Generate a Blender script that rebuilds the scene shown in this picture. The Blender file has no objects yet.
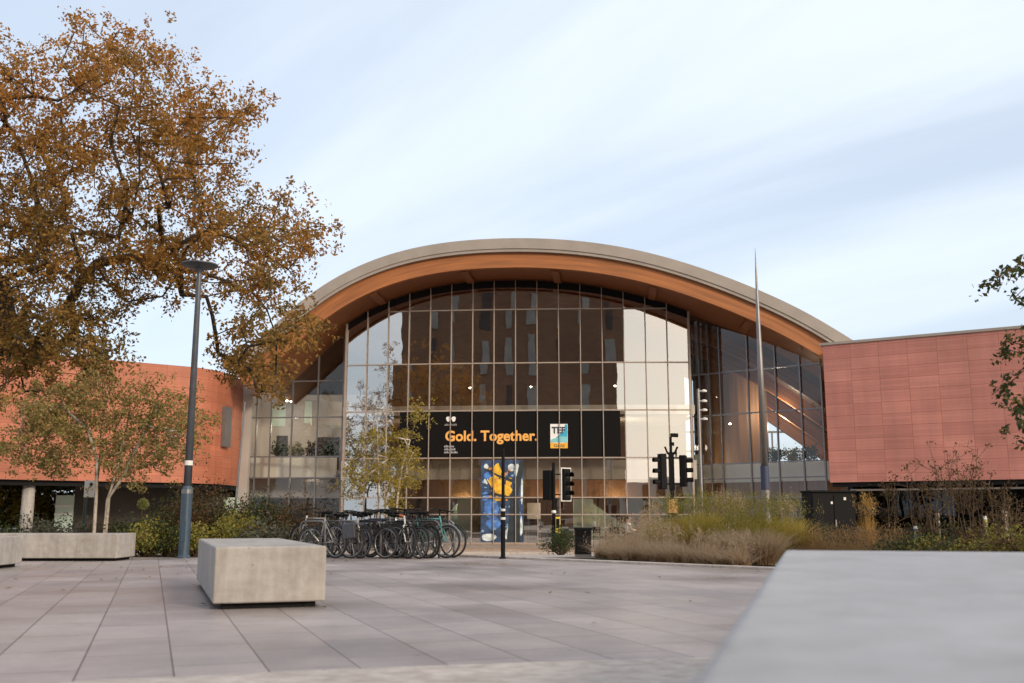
import bpy, bmesh, math, random
import numpy as np
from mathutils import Vector, Matrix

R = math.radians
rnd = random.Random(7)
sc = bpy.context.scene
COL = sc.collection

# ------------------------------------------------------------------ camera
H = 0.85; PITCH = R(9.96); F = 1000.0
CP, SP = math.cos(PITCH), math.sin(PITCH)
cam_d = bpy.data.cameras.new('camera'); cam = bpy.data.objects.new('camera', cam_d); COL.objects.link(cam)
cam.location = (0, 0, H); cam.rotation_euler = (math.pi/2 + PITCH, 0, 0)
cam_d.sensor_width = 36.0; cam_d.lens = 36.0*F/1024.0; cam_d.clip_start = 0.05; cam_d.clip_end = 6000
cam_d.dof.use_dof = True; cam_d.dof.focus_distance = 30.0; cam_d.dof.aperture_fstop = 2.4
sc.camera = cam

def at(px, py, Y):
    """world point at distance Y seen at this place of the photograph (a survey of the place)"""
    a = (px-512.0)/F; b = -(py-341.5)/F
    d = Vector((a, CP-b*SP, SP+b*CP)); d *= Y/d.y
    return Vector((d.x, d.y, d.z+H))
def zat(py, Y): return at(512, py, Y).z
def xat(px, Y, z=0.0):
    return (px-512.0)/F*(Y*CP+(z-H)*SP)

def gz(y):
    if y <= 22: return 0.0
    if y <= 55: return -0.03*(y-22)
    return -0.99

# ------------------------------------------------------------------ materials
def new_mat(name):
    m = bpy.data.materials.new(name); m.use_nodes = True
    return m, m.node_tree.nodes, m.node_tree.links, m.node_tree.nodes['Principled BSDF']
def setin(node, k, v):
    if k in node.inputs: node.inputs[k].default_value = v
def c4(c): return (c[0], c[1], c[2], 1.0)

def mat(name, c, rough=0.6, metal=0.0, var=0.15, scale=6.0, bump=0.0, bscale=40.0, spec=None, coat=0.0):
    m, n, l, b = new_mat(name)
    b.inputs['Roughness'].default_value = rough; b.inputs['Metallic'].default_value = metal
    if spec is not None: setin(b, 'Specular IOR Level', spec)
    if coat: setin(b, 'Coat Weight', coat)
    tc = n.new('ShaderNodeTexCoord'); nz = n.new('ShaderNodeTexNoise')
    nz.inputs['Scale'].default_value = scale; nz.inputs['Detail'].default_value = 6
    l.new(tc.outputs['Object'], nz.inputs['Vector'])
    rp = n.new('ShaderNodeValToRGB')
    rp.color_ramp.elements[0].position = 0.3; rp.color_ramp.elements[1].position = 0.7
    rp.color_ramp.elements[0].color = c4([x*(1-var) for x in c]); rp.color_ramp.elements[1].color = c4([min(1, x*(1+var)) for x in c])
    l.new(nz.outputs['Fac'], rp.inputs['Fac']); l.new(rp.outputs['Color'], b.inputs['Base Color'])
    if bump:
        n2 = n.new('ShaderNodeTexNoise'); n2.inputs['Scale'].default_value = bscale; n2.inputs['Detail'].default_value = 5
        l.new(tc.outputs['Object'], n2.inputs['Vector'])
        bp = n.new('ShaderNodeBump'); bp.inputs['Strength'].default_value = bump; bp.inputs['Distance'].default_value = 0.02
        l.new(n2.outputs['Fac'], bp.inputs['Height']); l.new(bp.outputs['Normal'], b.inputs['Normal'])
    return m

def emat(name, c, s):
    m, n, l, b = new_mat(name)
    setin(b, 'Emission Color', c4(c)); setin(b, 'Emission Strength', s); b.inputs['Base Color'].default_value = c4(c)
    return m

def mix_rgb(n, l, kind, fac, a, b_):
    x = n.new('ShaderNodeMix'); x.data_type = 'RGBA'; x.blend_type = kind
    def put(v, sock):
        if isinstance(v, (int, float)): sock.default_value = v
        elif isinstance(v, (tuple, list)): sock.default_value = c4(v)
        else: l.new(v, sock)
    put(fac, x.inputs[0]); put(a, x.inputs[6]); put(b_, x.inputs[7])
    return x.outputs[2]

def concrete_mat(name, c, rough=0.75, streak=0.8):
    m, n, l, b = new_mat(name)
    tc = n.new('ShaderNodeTexCoord')
    def noise(s, d=6, ro=0.6):
        z = n.new('ShaderNodeTexNoise'); z.inputs['Scale'].default_value = s; z.inputs['Detail'].default_value = d
        z.inputs['Roughness'].default_value = ro; l.new(tc.outputs['Object'], z.inputs['Vector']); return z.outputs['Fac']
    def ramp(f, p0, a, p1, b_):
        r = n.new('ShaderNodeValToRGB'); r.color_ramp.elements[0].position = p0; r.color_ramp.elements[1].position = p1
        r.color_ramp.elements[0].color = c4(a); r.color_ramp.elements[1].color = c4(b_); l.new(f, r.inputs['Fac']); return r.outputs['Color']
    big = ramp(noise(1.6), 0.3, [x*0.86 for x in c], 0.7, [x*1.12 for x in c])
    mid = ramp(noise(9, 8), 0.35, (0.86, 0.85, 0.83), 0.65, (1.05, 1.05, 1.06))
    col = mix_rgb(n, l, 'MULTIPLY', 1.0, big, mid)
    v = n.new('ShaderNodeTexVoronoi'); v.inputs['Scale'].default_value = 26; l.new(tc.outputs['Object'], v.inputs['Vector'])
    pit = ramp(v.outputs['Distance'], 0.06, (0.62, 0.6, 0.58), 0.13, (1, 1, 1))
    sel = ramp(noise(5, 3), 0.56, (0, 0, 0), 0.64, (1, 1, 1))
    s2 = n.new('ShaderNodeSeparateColor'); l.new(sel, s2.inputs[0])
    col = mix_rgb(n, l, 'MULTIPLY', s2.outputs[0], col, pit)
    m5 = n.new('ShaderNodeMapping'); m5.inputs['Scale'].default_value = (7, 7, 0.55); l.new(tc.outputs['Object'], m5.inputs['Vector'])
    n5 = n.new('ShaderNodeTexNoise'); n5.inputs['Scale'].default_value = 1.0; n5.inputs['Detail'].default_value = 5; l.new(m5.outputs[0], n5.inputs['Vector'])
    col = mix_rgb(n, l, 'MULTIPLY', streak, col, ramp(n5.outputs['Fac'], 0.36, (0.80, 0.78, 0.75), 0.56, (1.03, 1.03, 1.03)))
    v2 = n.new('ShaderNodeTexVoronoi'); v2.inputs['Scale'].default_value = 7; l.new(tc.outputs['Object'], v2.inputs['Vector'])
    col = mix_rgb(n, l, 'MULTIPLY', 0.9, col, ramp(v2.outputs['Distance'], 0.035, (0.55, 0.53, 0.5), 0.10, (1, 1, 1)))
    l.new(col, b.inputs['Base Color']); b.inputs['Roughness'].default_value = rough
    bp = n.new('ShaderNodeBump'); bp.inputs['Strength'].default_value = 0.25; bp.inputs['Distance'].default_value = 0.01
    l.new(noise(45, 6), bp.inputs['Height']); l.new(bp.outputs['Normal'], b.inputs['Normal'])
    return m

def brick_mat(name, c1, c2, mortar, bw, rh, ms, rot=0.0, coord='UV', offset=0.5, rough=0.6, noise_amt=0.25, nscale=0.8, bump=0.3, bias=0.0, loc=(0, 0, 0), ribs=0.0):
    m, n, l, b = new_mat(name)
    tc = n.new('ShaderNodeTexCoord'); mp = n.new('ShaderNodeMapping'); mp.inputs['Rotation'].default_value = (0, 0, rot)
    mp.inputs['Location'].default_value = loc
    l.new(tc.outputs[coord], mp.inputs['Vector'])
    br = n.new('ShaderNodeTexBrick'); l.new(mp.outputs['Vector'], br.inputs['Vector'])
    br.inputs['Color1'].default_value = c4(c1); br.inputs['Color2'].default_value = c4(c2); br.inputs['Mortar'].default_value = c4(mortar)
    br.inputs['Scale'].default_value = 1.0; br.inputs['Mortar Size'].default_value = ms; br.inputs['Mortar Smooth'].default_value = 0.2
    br.inputs['Bias'].default_value = bias; br.inputs['Brick Width'].default_value = bw; br.inputs['Row Height'].default_value = rh
    br.offset = offset
    nz = n.new('ShaderNodeTexNoise'); nz.inputs['Scale'].default_value = nscale; nz.inputs['Detail'].default_value = 8
    l.new(tc.outputs[coord], nz.inputs['Vector'])
    r = n.new('ShaderNodeValToRGB'); r.color_ramp.elements[0].position = 0.3; r.color_ramp.elements[1].position = 0.72
    r.color_ramp.elements[0].color = c4([1-noise_amt]*3); r.color_ramp.elements[1].color = c4([1+noise_amt]*3)
    l.new(nz.outputs['Fac'], r.inputs['Fac'])
    n2 = n.new('ShaderNodeTexNoise'); n2.inputs['Scale'].default_value = 14; n2.inputs['Detail'].default_value = 6
    l.new(tc.outputs[coord], n2.inputs['Vector'])
    r2 = n.new('ShaderNodeValToRGB'); r2.color_ramp.elements[0].color = c4([0.88]*3); r2.color_ramp.elements[1].color = c4([1.1]*3)
    l.new(n2.outputs['Fac'], r2.inputs['Fac'])
    col = mix_rgb(n, l, 'MULTIPLY', 1.0, br.outputs['Color'], r.outputs['Color'])
    col = mix_rgb(n, l, 'MULTIPLY', 1.0, col, r2.outputs['Color'])
    if ribs:   # every panel is made of narrow horizontal slats, a few of them off shade
        b2 = n.new('ShaderNodeTexBrick'); l.new(mp.outputs['Vector'], b2.inputs['Vector']); b2.inputs['Scale'].default_value = 1.0; b2.offset = 0.0
        b2.inputs['Color1'].default_value = c4([0.93]*3); b2.inputs['Color2'].default_value = c4([1.07]*3); b2.inputs['Mortar'].default_value = c4([0.82]*3)
        b2.inputs['Mortar Size'].default_value = 0.007; b2.inputs['Brick Width'].default_value = bw; b2.inputs['Row Height'].default_value = ribs; b2.inputs['Bias'].default_value = 0.0
        col = mix_rgb(n, l, 'MULTIPLY', 1.0, col, b2.outputs['Color'])
        n3 = n.new('ShaderNodeTexNoise'); n3.inputs['Scale'].default_value = 1.0; n3.inputs['Detail'].default_value = 6
        m3_ = n.new('ShaderNodeMapping'); m3_.inputs['Scale'].default_value = (2.2, 0.22, 1); l.new(tc.outputs[coord], m3_.inputs['Vector']); l.new(m3_.outputs[0], n3.inputs['Vector'])
        r3 = n.new('ShaderNodeValToRGB'); r3.color_ramp.elements[0].position = 0.3; r3.color_ramp.elements[1].position = 0.75
        r3.color_ramp.elements[0].color = (0.90, 0.91, 0.93, 1); r3.color_ramp.elements[1].color = (1.08, 1.04, 1.0, 1); l.new(n3.outputs['Fac'], r3.inputs['Fac'])
        col = mix_rgb(n, l, 'MULTIPLY', 1.0, col, r3.outputs['Color'])
    l.new(col, b.inputs['Base Color'])
    b.inputs['Roughness'].default_value = rough
    if bump:
        bp = n.new('ShaderNodeBump'); bp.invert = True; bp.inputs['Strength'].default_value = bump; bp.inputs['Distance'].default_value = 0.01
        l.new(br.outputs['Fac'], bp.inputs['Height']); l.new(bp.outputs['Normal'], b.inputs['Normal'])
    return m, n, l, b, nz

def leaf_mat(name, cols, trans=0.35, zlo=None, zhi=None, cols_hi=None, nscale=0.5):
    """leaves: every leaf takes its own tint from a ramp; older/younger leaves drift with noise or height"""
    m, n, l, b = new_mat(name); out = n['Material Output']
    g = n.new('ShaderNodeNewGeometry')
    def ramp(cs):
        r = n.new('ShaderNodeValToRGB'); e = r.color_ramp.elements
        while len(e) < len(cs): e.new(0.5)
        for i, c in enumerate(cs): e[i].position = i/(len(cs)-1); e[i].color = c4(c)
        l.new(g.outputs['Random Per Island'], r.inputs['Fac']); return r.outputs['Color']
    col = ramp(cols)
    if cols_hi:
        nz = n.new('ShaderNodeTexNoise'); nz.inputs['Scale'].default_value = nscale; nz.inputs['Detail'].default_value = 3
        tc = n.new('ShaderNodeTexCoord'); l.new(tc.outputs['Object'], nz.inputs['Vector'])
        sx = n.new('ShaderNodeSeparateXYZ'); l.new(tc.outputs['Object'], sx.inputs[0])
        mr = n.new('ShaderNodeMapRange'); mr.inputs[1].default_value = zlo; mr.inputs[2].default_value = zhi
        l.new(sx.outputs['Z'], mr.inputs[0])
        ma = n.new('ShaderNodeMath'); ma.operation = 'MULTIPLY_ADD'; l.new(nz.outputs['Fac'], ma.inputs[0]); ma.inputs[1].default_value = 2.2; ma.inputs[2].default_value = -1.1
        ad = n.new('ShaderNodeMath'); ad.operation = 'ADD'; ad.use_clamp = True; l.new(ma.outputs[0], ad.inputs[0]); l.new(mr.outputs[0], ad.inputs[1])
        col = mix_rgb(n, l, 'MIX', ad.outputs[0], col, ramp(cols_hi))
    l.new(col, b.inputs['Base Color']); b.inputs['Roughness'].default_value = 0.6; setin(b, 'Specular IOR Level', 0.25)
    t = n.new('ShaderNodeBsdfTranslucent'); l.new(col, t.inputs['Color'])
    mx = n.new('ShaderNodeMixShader'); mx.inputs[0].default_value = trans
    l.new(b.outputs[0], mx.inputs[1]); l.new(t.outputs[0], mx.inputs[2]); l.new(mx.outputs[0], out.inputs['Surface'])
    return m

def glass_mat(name, refl, tint, grefl=(0.9, 0.9, 0.9), edge=0.5, wave=0.0022):
    m, n, l, b = new_mat(name); out = n['Material Output']; n.remove(b)
    t = n.new('ShaderNodeBsdfTransparent'); t.inputs['Color'].default_value = c4(tint)
    g = n.new('ShaderNodeBsdfGlossy'); g.inputs['Roughness'].default_value = 0.0; g.inputs['Color'].default_value = c4(grefl)
    tc = n.new('ShaderNodeTexCoord'); nz = n.new('ShaderNodeTexNoise'); nz.inputs['Scale'].default_value = 0.7; nz.inputs['Detail'].default_value = 1.5
    l.new(tc.outputs['Object'], nz.inputs['Vector']); bp = n.new('ShaderNodeBump'); bp.inputs['Strength'].default_value = 1.0; bp.inputs['Distance'].default_value = wave
    l.new(nz.outputs['Fac'], bp.inputs['Height']); l.new(bp.outputs['Normal'], g.inputs['Normal'])
    lw = n.new('ShaderNodeLayerWeight'); lw.inputs['Blend'].default_value = 0.25
    mr = n.new('ShaderNodeMapRange'); mr.inputs[1].default_value = 0; mr.inputs[2].default_value = 1
    mr.inputs[3].default_value = refl; mr.inputs[4].default_value = min(1, refl+edge); l.new(lw.outputs['Fresnel'], mr.inputs[0])
    mx = n.new('ShaderNodeMixShader'); l.new(mr.outputs[0], mx.inputs[0]); l.new(t.outputs[0], mx.inputs[1]); l.new(g.outputs[0], mx.inputs[2])
    l.new(mx.outputs[0], out.inputs['Surface'])
    return m

def wood_mat(name, c, rough=0.55, axis='UV', sc_=(1.2, 40, 1)):
    m, n, l, b = new_mat(name)
    tc = n.new('ShaderNodeTexCoord'); mp = n.new('ShaderNodeMapping'); mp.inputs['Scale'].default_value = sc_
    l.new(tc.outputs[axis], mp.inputs['Vector'])
    nz = n.new('ShaderNodeTexNoise'); nz.inputs['Scale'].default_value = 0.6; nz.inputs['Detail'].default_value = 5
    l.new(mp.outputs[0], nz.inputs['Vector'])
    r = n.new('ShaderNodeValToRGB'); r.color_ramp.elements[0].position = 0.32; r.color_ramp.elements[1].position = 0.68
    r.color_ramp.elements[0].color = c4([x*0.72 for x in c]); r.color_ramp.elements[1].color = c4([x*1.18 for x in c])
    l.new(nz.outputs['Fac'], r.inputs['Fac']); l.new(r.outputs['Color'], b.inputs['Base Color'])
    b.inputs['Roughness'].default_value = rough
    return m

M = {}
M['concrete'] = concrete_mat('cast_concrete', (0.41, 0.39, 0.37))
M['concrete_top'] = concrete_mat('cast_concrete_cool', (0.385, 0.385, 0.395), 0.5, 0.3)
M['pale_stone'] = concrete_mat('pale_granite', (0.50, 0.45, 0.41))
M['fascia'] = mat('roof_fascia', (0.30, 0.265, 0.235), 0.6, 0, 0.1, 0.8)
M['roof'] = mat('roof_sheet', (0.35, 0.33, 0.30), 0.6, 0, 0.1, 1)
M['timber'] = wood_mat('glulam_timber', (0.33, 0.118, 0.033), sc_=(0.5, 9, 1))
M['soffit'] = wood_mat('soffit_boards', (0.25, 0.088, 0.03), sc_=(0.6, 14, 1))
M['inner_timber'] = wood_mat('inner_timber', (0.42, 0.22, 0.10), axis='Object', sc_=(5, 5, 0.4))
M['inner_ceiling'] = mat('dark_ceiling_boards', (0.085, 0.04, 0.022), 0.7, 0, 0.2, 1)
M['alu'] = mat('mullion_metal', (0.36, 0.295, 0.25), 0.5, 0.2, 0.06)
M['dark_metal'] = mat('dark_metal', (0.009, 0.009, 0.010), 0.6, 0, 0.15, 20, spec=0.12)
M['grey_metal'] = mat('grey_metal', (0.22, 0.22, 0.23), 0.4, 0.6, 0.1, 5)
M['steel'] = mat('brushed_steel', (0.27, 0.26, 0.26), 0.4, 0.6, 0.1, 5)
M['lamp_blue'] = mat('blue_grey_paint', (0.045, 0.075, 0.11), 0.4, 0.0, 0.12, 8)
M['lamp_grey'] = mat('lamp_grey_paint', (0.10, 0.11, 0.13), 0.4, 0.2, 0.12, 8)
M['glass'] = glass_mat('tinted_curtain_glass', 0.44, (0.88, 0.85, 0.80), (0.97, 0.99, 0.98), 0.4)
M['clear_glass'] = glass_mat('clear_wing_glass', 0.045, (0.88, 0.89, 0.87), (1, 1, 1), 0.6)
M['dark_glass'] = glass_mat('dark_glass', 0.03, (0.3, 0.3, 0.3), (0.9, 0.95, 1), 0.3)
M['black'] = mat('black_vinyl', (0.0045, 0.004, 0.004), 0.75, 0, 0.1, spec=0.15)
M['gold'] = mat('gold_letters', (0.85, 0.42, 0.10), 0.6, 0, 0.03)
M['white'] = mat('white_print', (0.8, 0.8, 0.8), 0.5, 0, 0.03)
M['ink'] = mat('dark_print', (0.02, 0.03, 0.06), 0.6, 0, 0.03)
M['teal'] = mat('teal_print', (0.03, 0.36, 0.55), 0.6, 0, 0.1)
M['teal2'] = mat('light_teal_print', (0.20, 0.55, 0.62), 0.6, 0, 0.1)
M['goldband'] = mat('gold_print', (0.80, 0.42, 0.05), 0.6, 0, 0.05)
M['white_wall'] = mat('white_wall', (0.66, 0.62, 0.56), 0.7, 0, 0.06, 0.5)
M['grey_wall'] = mat('grey_wall', (0.42, 0.39, 0.37), 0.7, 0, 0.12, 0.5)
M['brown_wall'] = mat('brown_wall', (0.12, 0.068, 0.04), 0.8, 0, 0.3, 0.4)
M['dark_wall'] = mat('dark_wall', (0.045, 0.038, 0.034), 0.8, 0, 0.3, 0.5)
M['mint'] = mat('pale_mint_panel', (0.50, 0.62, 0.54), 0.5, 0, 0.08, 0.6)
M['inner_floor'] = mat('inner_floor', (0.25, 0.22, 0.2), 0.4, 0, 0.1)
M['spot'] = emat('spot_light', (1.0, 0.85, 0.62), 14.0)
M['step'] = concrete_mat('tan_steps', (0.36, 0.26, 0.19))
M['asphalt'] = mat('asphalt', (0.055, 0.053, 0.052), 0.85, 0, 0.25, 3, 0.4, 60)
M['soil'] = mat('soil', (0.05, 0.035, 0.022), 0.95, 0, 0.35, 4, 0.6, 25)
M['turf'] = mat('turf', (0.06, 0.075, 0.03), 0.95, 0, 0.4, 0.7, 0.5, 25)
M['bark'] = mat('oak_bark', (0.050, 0.036, 0.026), 0.9, 0, 0.3, 8, 0.6, 30)
M['birch'] = mat('birch_bark', (0.55, 0.48, 0.40), 0.8, 0, 0.35, 9, 0.3, 30)
M['twig'] = mat('twig_bark', (0.13, 0.085, 0.05), 0.9, 0, 0.3, 8)
M['rubber'] = mat('tyre_rubber', (0.018, 0.018, 0.018), 0.8, 0, 0.2)
M['chrome'] = mat('chrome', (0.34, 0.34, 0.35), 0.3, 0.8, 0.05)
M['sign_white'] = mat('sign_white', (0.72, 0.71, 0.68), 0.5, 0, 0.05)
M['green_post'] = mat('green_post', (0.03, 0.055, 0.045), 0.5, 0, 0.1)
M['lens'] = mat('signal_lens', (0.03, 0.02, 0.02), 0.2, 0, 0.1)
M['yellow'] = mat('yellow_paint', (0.65, 0.48, 0.04), 0.5, 0, 0.08)
M['blue'] = mat('blue_paint', (0.035, 0.05, 0.10), 0.5, 0, 0.1)
M['wood_post'] = mat('weathered_post', (0.42, 0.34, 0.26), 0.85, 0, 0.25, 6, 0.3, 30)
M['orange_wood'] = mat('orange_board', (0.50, 0.27, 0.11), 0.7, 0, 0.15, 6)
M['skin'] = mat('skin', (0.42, 0.25, 0.18), 0.6, 0, 0.05)
M['white_cloth'] = mat('white_cloth', (0.72, 0.71, 0.70), 0.85, 0, 0.06, 6)
M['dark_cloth'] = mat('dark_cloth', (0.03, 0.032, 0.04), 0.85, 0, 0.15, 6)
M['hair'] = mat('hair', (0.03, 0.018, 0.012), 0.6, 0, 0.2, 10)
M['tower_white'] = mat('pale_window_panel', (0.26, 0.235, 0.20), 0.5, 0, 0.2, 0.5)

M['red_right'] = brick_mat('pink_terracotta_panels', (0.43, 0.172, 0.14), (0.52, 0.222, 0.176), (0.37, 0.13, 0.095), 1.45, 0.62, 0.014, 0, 'UV', 0.0, 0.6, 0.14, 0.35, 0.5, ribs=0.155)[0]
M['red_left'] = brick_mat('orange_terracotta_panels', (0.39, 0.132, 0.072), (0.475, 0.168, 0.098), (0.34, 0.11, 0.068), 1.45, 0.62, 0.014, 0, 'UV', 0.0, 0.6, 0.14, 0.35, 0.5, ribs=0.155)[0]
M['tower'] = brick_mat('brown_brick', (0.165, 0.078, 0.040), (0.21, 0.10, 0.052), (0.16, 0.10, 0.062), 0.9, 0.3, 0.02, 0, 'UV', 0.5, 0.8, 0.2, 0.1, 0.0)[0]
pv, n, l, b, nz = brick_mat('plaza_slabs', (0.33, 0.288, 0.278), (0.42, 0.372, 0.358), (0.15, 0.125, 0.12), 0.92, 0.505, 0.0065, R(-109.5), 'Object', 0.37, 0.5, 0.16, 0.45, 0.25, 0.0, (0.1, 0.16, 0))
rr = n.new('ShaderNodeMapRange'); rr.inputs[1].default_value = 0.3; rr.inputs[2].default_value = 0.7; rr.inputs[3].default_value = 0.26; rr.inputs[4].default_value = 0.55
l.new(nz.outputs['Fac'], rr.inputs[0]); l.new(rr.outputs[0], b.inputs['Roughness'])
bc = [k for k in l if k.to_socket == b.inputs['Base Color']][0].from_socket
tc_ = [k for k in n if k.type == 'TEX_COORD'][0]
vo = n.new('ShaderNodeTexVoronoi'); vo.inputs['Scale'].default_value = 2.3; l.new(tc_.outputs['Object'], vo.inputs['Vector'])
vr = n.new('ShaderNodeValToRGB'); vr.color_ramp.elements[0].position = 0.045; vr.color_ramp.elements[1].position = 0.06; vr.color_ramp.elements[0].color = c4([0.62]*3); vr.color_ramp.elements[1].color = c4([1]*3); l.new(vo.outputs['Distance'], vr.inputs['Fac'])
sn = n.new('ShaderNodeTexNoise'); sn.inputs['Scale'].default_value = 0.33; sn.inputs['Detail'].default_value = 9; sn.inputs['Roughness'].default_value = 0.68; l.new(tc_.outputs['Object'], sn.inputs['Vector'])
sr = n.new('ShaderNodeValToRGB'); sr.color_ramp.elements[0].position = 0.40; sr.color_ramp.elements[1].position = 0.56; sr.color_ramp.elements[0].color = (0.76, 0.755, 0.77, 1); sr.color_ramp.elements[1].color = (1.05, 1.04, 1.03, 1); l.new(sn.outputs['Fac'], sr.inputs['Fac'])
l.new(mix_rgb(n, l, 'MULTIPLY', 1.0, mix_rgb(n, l, 'MULTIPLY', 0.8, bc, vr.outputs['Color']), sr.outputs['Color']), b.inputs['Base Color'])
M['plaza'] = pv
M['pavement'] = brick_mat('pale_pavers', (0.44, 0.38, 0.34), (0.50, 0.44, 0.40), (0.2, 0.17, 0.15), 0.6, 0.4, 0.008, 0, 'Object', 0.5, 0.7, 0.1, 0.5, 0.2)[0]

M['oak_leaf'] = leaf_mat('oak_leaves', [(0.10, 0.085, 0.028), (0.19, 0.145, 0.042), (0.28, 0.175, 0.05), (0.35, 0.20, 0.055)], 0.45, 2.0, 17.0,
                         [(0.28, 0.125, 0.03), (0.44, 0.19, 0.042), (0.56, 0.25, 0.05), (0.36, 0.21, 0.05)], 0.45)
M['birch_leaf'] = leaf_mat('autumn_birch_leaves', [(0.17, 0.16, 0.05), (0.30, 0.26, 0.09), (0.38, 0.29, 0.11), (0.32, 0.19, 0.07), (0.25, 0.24, 0.07)], 0.4)
M['yellow_leaf'] = leaf_mat('yellow_birch_leaves', [(0.28, 0.21, 0.04), (0.42, 0.30, 0.055), (0.34, 0.28, 0.06), (0.22, 0.19, 0.045)], 0.4)
M['green_leaf'] = leaf_mat('dark_green_leaves', [(0.025, 0.045, 0.018), (0.045, 0.07, 0.025), (0.06, 0.085, 0.03), (0.09, 0.08, 0.03)], 0.3)
M['edge_leaf'] = leaf_mat('green_and_yellow_leaves', [(0.03, 0.06, 0.03), (0.05, 0.08, 0.03), (0.10, 0.10, 0.03), (0.20, 0.12, 0.03)], 0.3)
M['lime_leaf'] = leaf_mat('lime_leaves', [(0.15, 0.17, 0.035), (0.24, 0.24, 0.05), (0.33, 0.27, 0.06), (0.18, 0.14, 0.04)], 0.35)
M['brown_leaf'] = leaf_mat('brown_leaves', [(0.06, 0.035, 0.018), (0.10, 0.06, 0.025), (0.13, 0.075, 0.03), (0.07, 0.06, 0.025)], 0.3)
M['silver_leaf'] = leaf_mat('grey_green_leaves', [(0.10, 0.11, 0.08), (0.16, 0.16, 0.12), (0.07, 0.085, 0.05), (0.12, 0.10, 0.06)], 0.3)
M['straw'] = leaf_mat('straw_blades', [(0.56, 0.42, 0.27), (0.66, 0.52, 0.36), (0.42, 0.29, 0.17), (0.60, 0.48, 0.34)], 0.6)
M['green_blade'] = leaf_mat('olive_blades', [(0.30, 0.27, 0.05), (0.45, 0.37, 0.07), (0.54, 0.40, 0.09), (0.34, 0.24, 0.07)], 0.45)
M['rust_blade'] = leaf_mat('rusty_blades', [(0.28, 0.16, 0.07), (0.38, 0.23, 0.10), (0.23, 0.14, 0.07), (0.33, 0.25, 0.11)], 0.42)
M['gold_blade'] = leaf_mat('golden_blades', [(0.42, 0.24, 0.06), (0.50, 0.32, 0.10), (0.34, 0.2, 0.06)], 0.3)

# ------------------------------------------------------------------ mesh helpers
class MB:
    def __init__(s): s.v = []; s.f = []; s.uv = {}
    def add(s, vs, fs, uvs=None):
        o = len(s.v); s.v += [tuple(p) for p in vs]
        for i, f in enumerate(fs):
            if uvs: s.uv[len(s.f)] = uvs[i]
            s.f.append([o+k for k in f])
        return s
    def box(s, c, d, rz=0.0, rx=0.0, ry=0.0):
        m = Matrix.Rotation(rz, 3, 'Z') @ Matrix.Rotation(ry, 3, 'Y') @ Matrix.Rotation(rx, 3, 'X')
        vs = [Vector(c) + m @ Vector((x*d[0]/2, y*d[1]/2, z*d[2]/2)) for x in (-1, 1) for y in (-1, 1) for z in (-1, 1)]
        return s.add(vs, [(0, 1, 3, 2), (4, 6, 7, 5), (0, 4, 5, 1), (2, 3, 7, 6), (0, 2, 6, 4), (1, 5, 7, 3)])
    def tube(s, pts, rad, n=8, closed=False):
        pts = [Vector(p) for p in pts]; k = len(pts)
        rads = rad if isinstance(rad, (list, tuple)) else [rad]*k
        vs = []; prev = None
        for i in range(k):
            a = pts[(i-1) % k] if (closed or i > 0) else pts[i]
            b_ = pts[(i+1) % k] if (closed or i < k-1) else pts[i]
            t = (b_-a).normalized()
            if prev is None:
                u = t.cross(Vector((0, 0, 1)))
                if u.length < 1e-3: u = t.cross(Vector((1, 0, 0)))
            else: u = prev - t*prev.dot(t)
            u.normalize(); w = t.cross(u); prev = u
            for j in range(n):
                an = 2*math.pi*j/n
                vs.append(pts[i] + (u*math.cos(an)+w*math.sin(an))*rads[i])
        fs = []
        for i in range(k if closed else k-1):
            i2 = (i+1) % k
            for j in range(n):
                j2 = (j+1) % n; fs.append((i*n+j, i*n+j2, i2*n+j2, i2*n+j))
        if not closed:
            fs.append(tuple(range(n))[::-1]); fs.append(tuple((k-1)*n+j for j in range(n)))
        return s.add(vs, fs)
    def lathe(s, prof, c=(0, 0, 0), n=20):
        vs = []; c = Vector(c)
        for r_, z in prof:
            for j in range(n):
                a = 2*math.pi*j/n; vs.append(c+Vector((r_*math.cos(a), r_*math.sin(a), z)))
        fs = []; k = len(prof)
        for i in range(k-1):
            for j in range(n):
                j2 = (j+1) % n; fs.append((i*n+j, i*n+j2, (i+1)*n+j2, (i+1)*n+j))
        fs.append(tuple(range(n))[::-1]); fs.append(tuple((k-1)*n+j for j in range(n)))
        return s.add(vs, fs)
    def prism(s, poly, z0, z1):
        k = len(poly)
        vs = [(x, y, z0) for x, y in poly]+[(x, y, z1) for x, y in poly]
        fs = [tuple(range(k))[::-1], tuple(range(k, 2*k))]+[(i, (i+1) % k, k+(i+1) % k, k+i) for i in range(k)]
        return s.add(vs, fs)
    def build(s, name, m, parent=None, smooth=False, bevel=0.0, seg=2):
        me = bpy.data.meshes.new(name); me.from_pydata(s.v, [], s.f)
        if s.uv:
            ul = me.uv_layers.new(name='UVMap')
            for p in me.polygons:
                q = s.uv.get(p.index)
                if q:
                    for li, uvc in zip(p.loop_indices, q): ul.data[li].uv = uvc
        bm = bmesh.new(); bm.from_mesh(me)
        bmesh.ops.recalc_face_normals(bm, faces=bm.faces)
        if bevel:
            ed = [e for e in bm.edges if len(e.link_faces) == 2 and e.calc_face_angle(0) > 0.5]
            bmesh.ops.bevel(bm, geom=ed, offset=bevel, segments=seg, profile=0.5, affect='EDGES')
        bm.to_mesh(me); bm.free()
        me.materials.append(m)
        if smooth: me.polygons.foreach_set('use_smooth', [True]*len(me.polygons))
        o = bpy.data.objects.new(name, me); COL.objects.link(o)
        if parent: o.parent = parent
        return o

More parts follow.
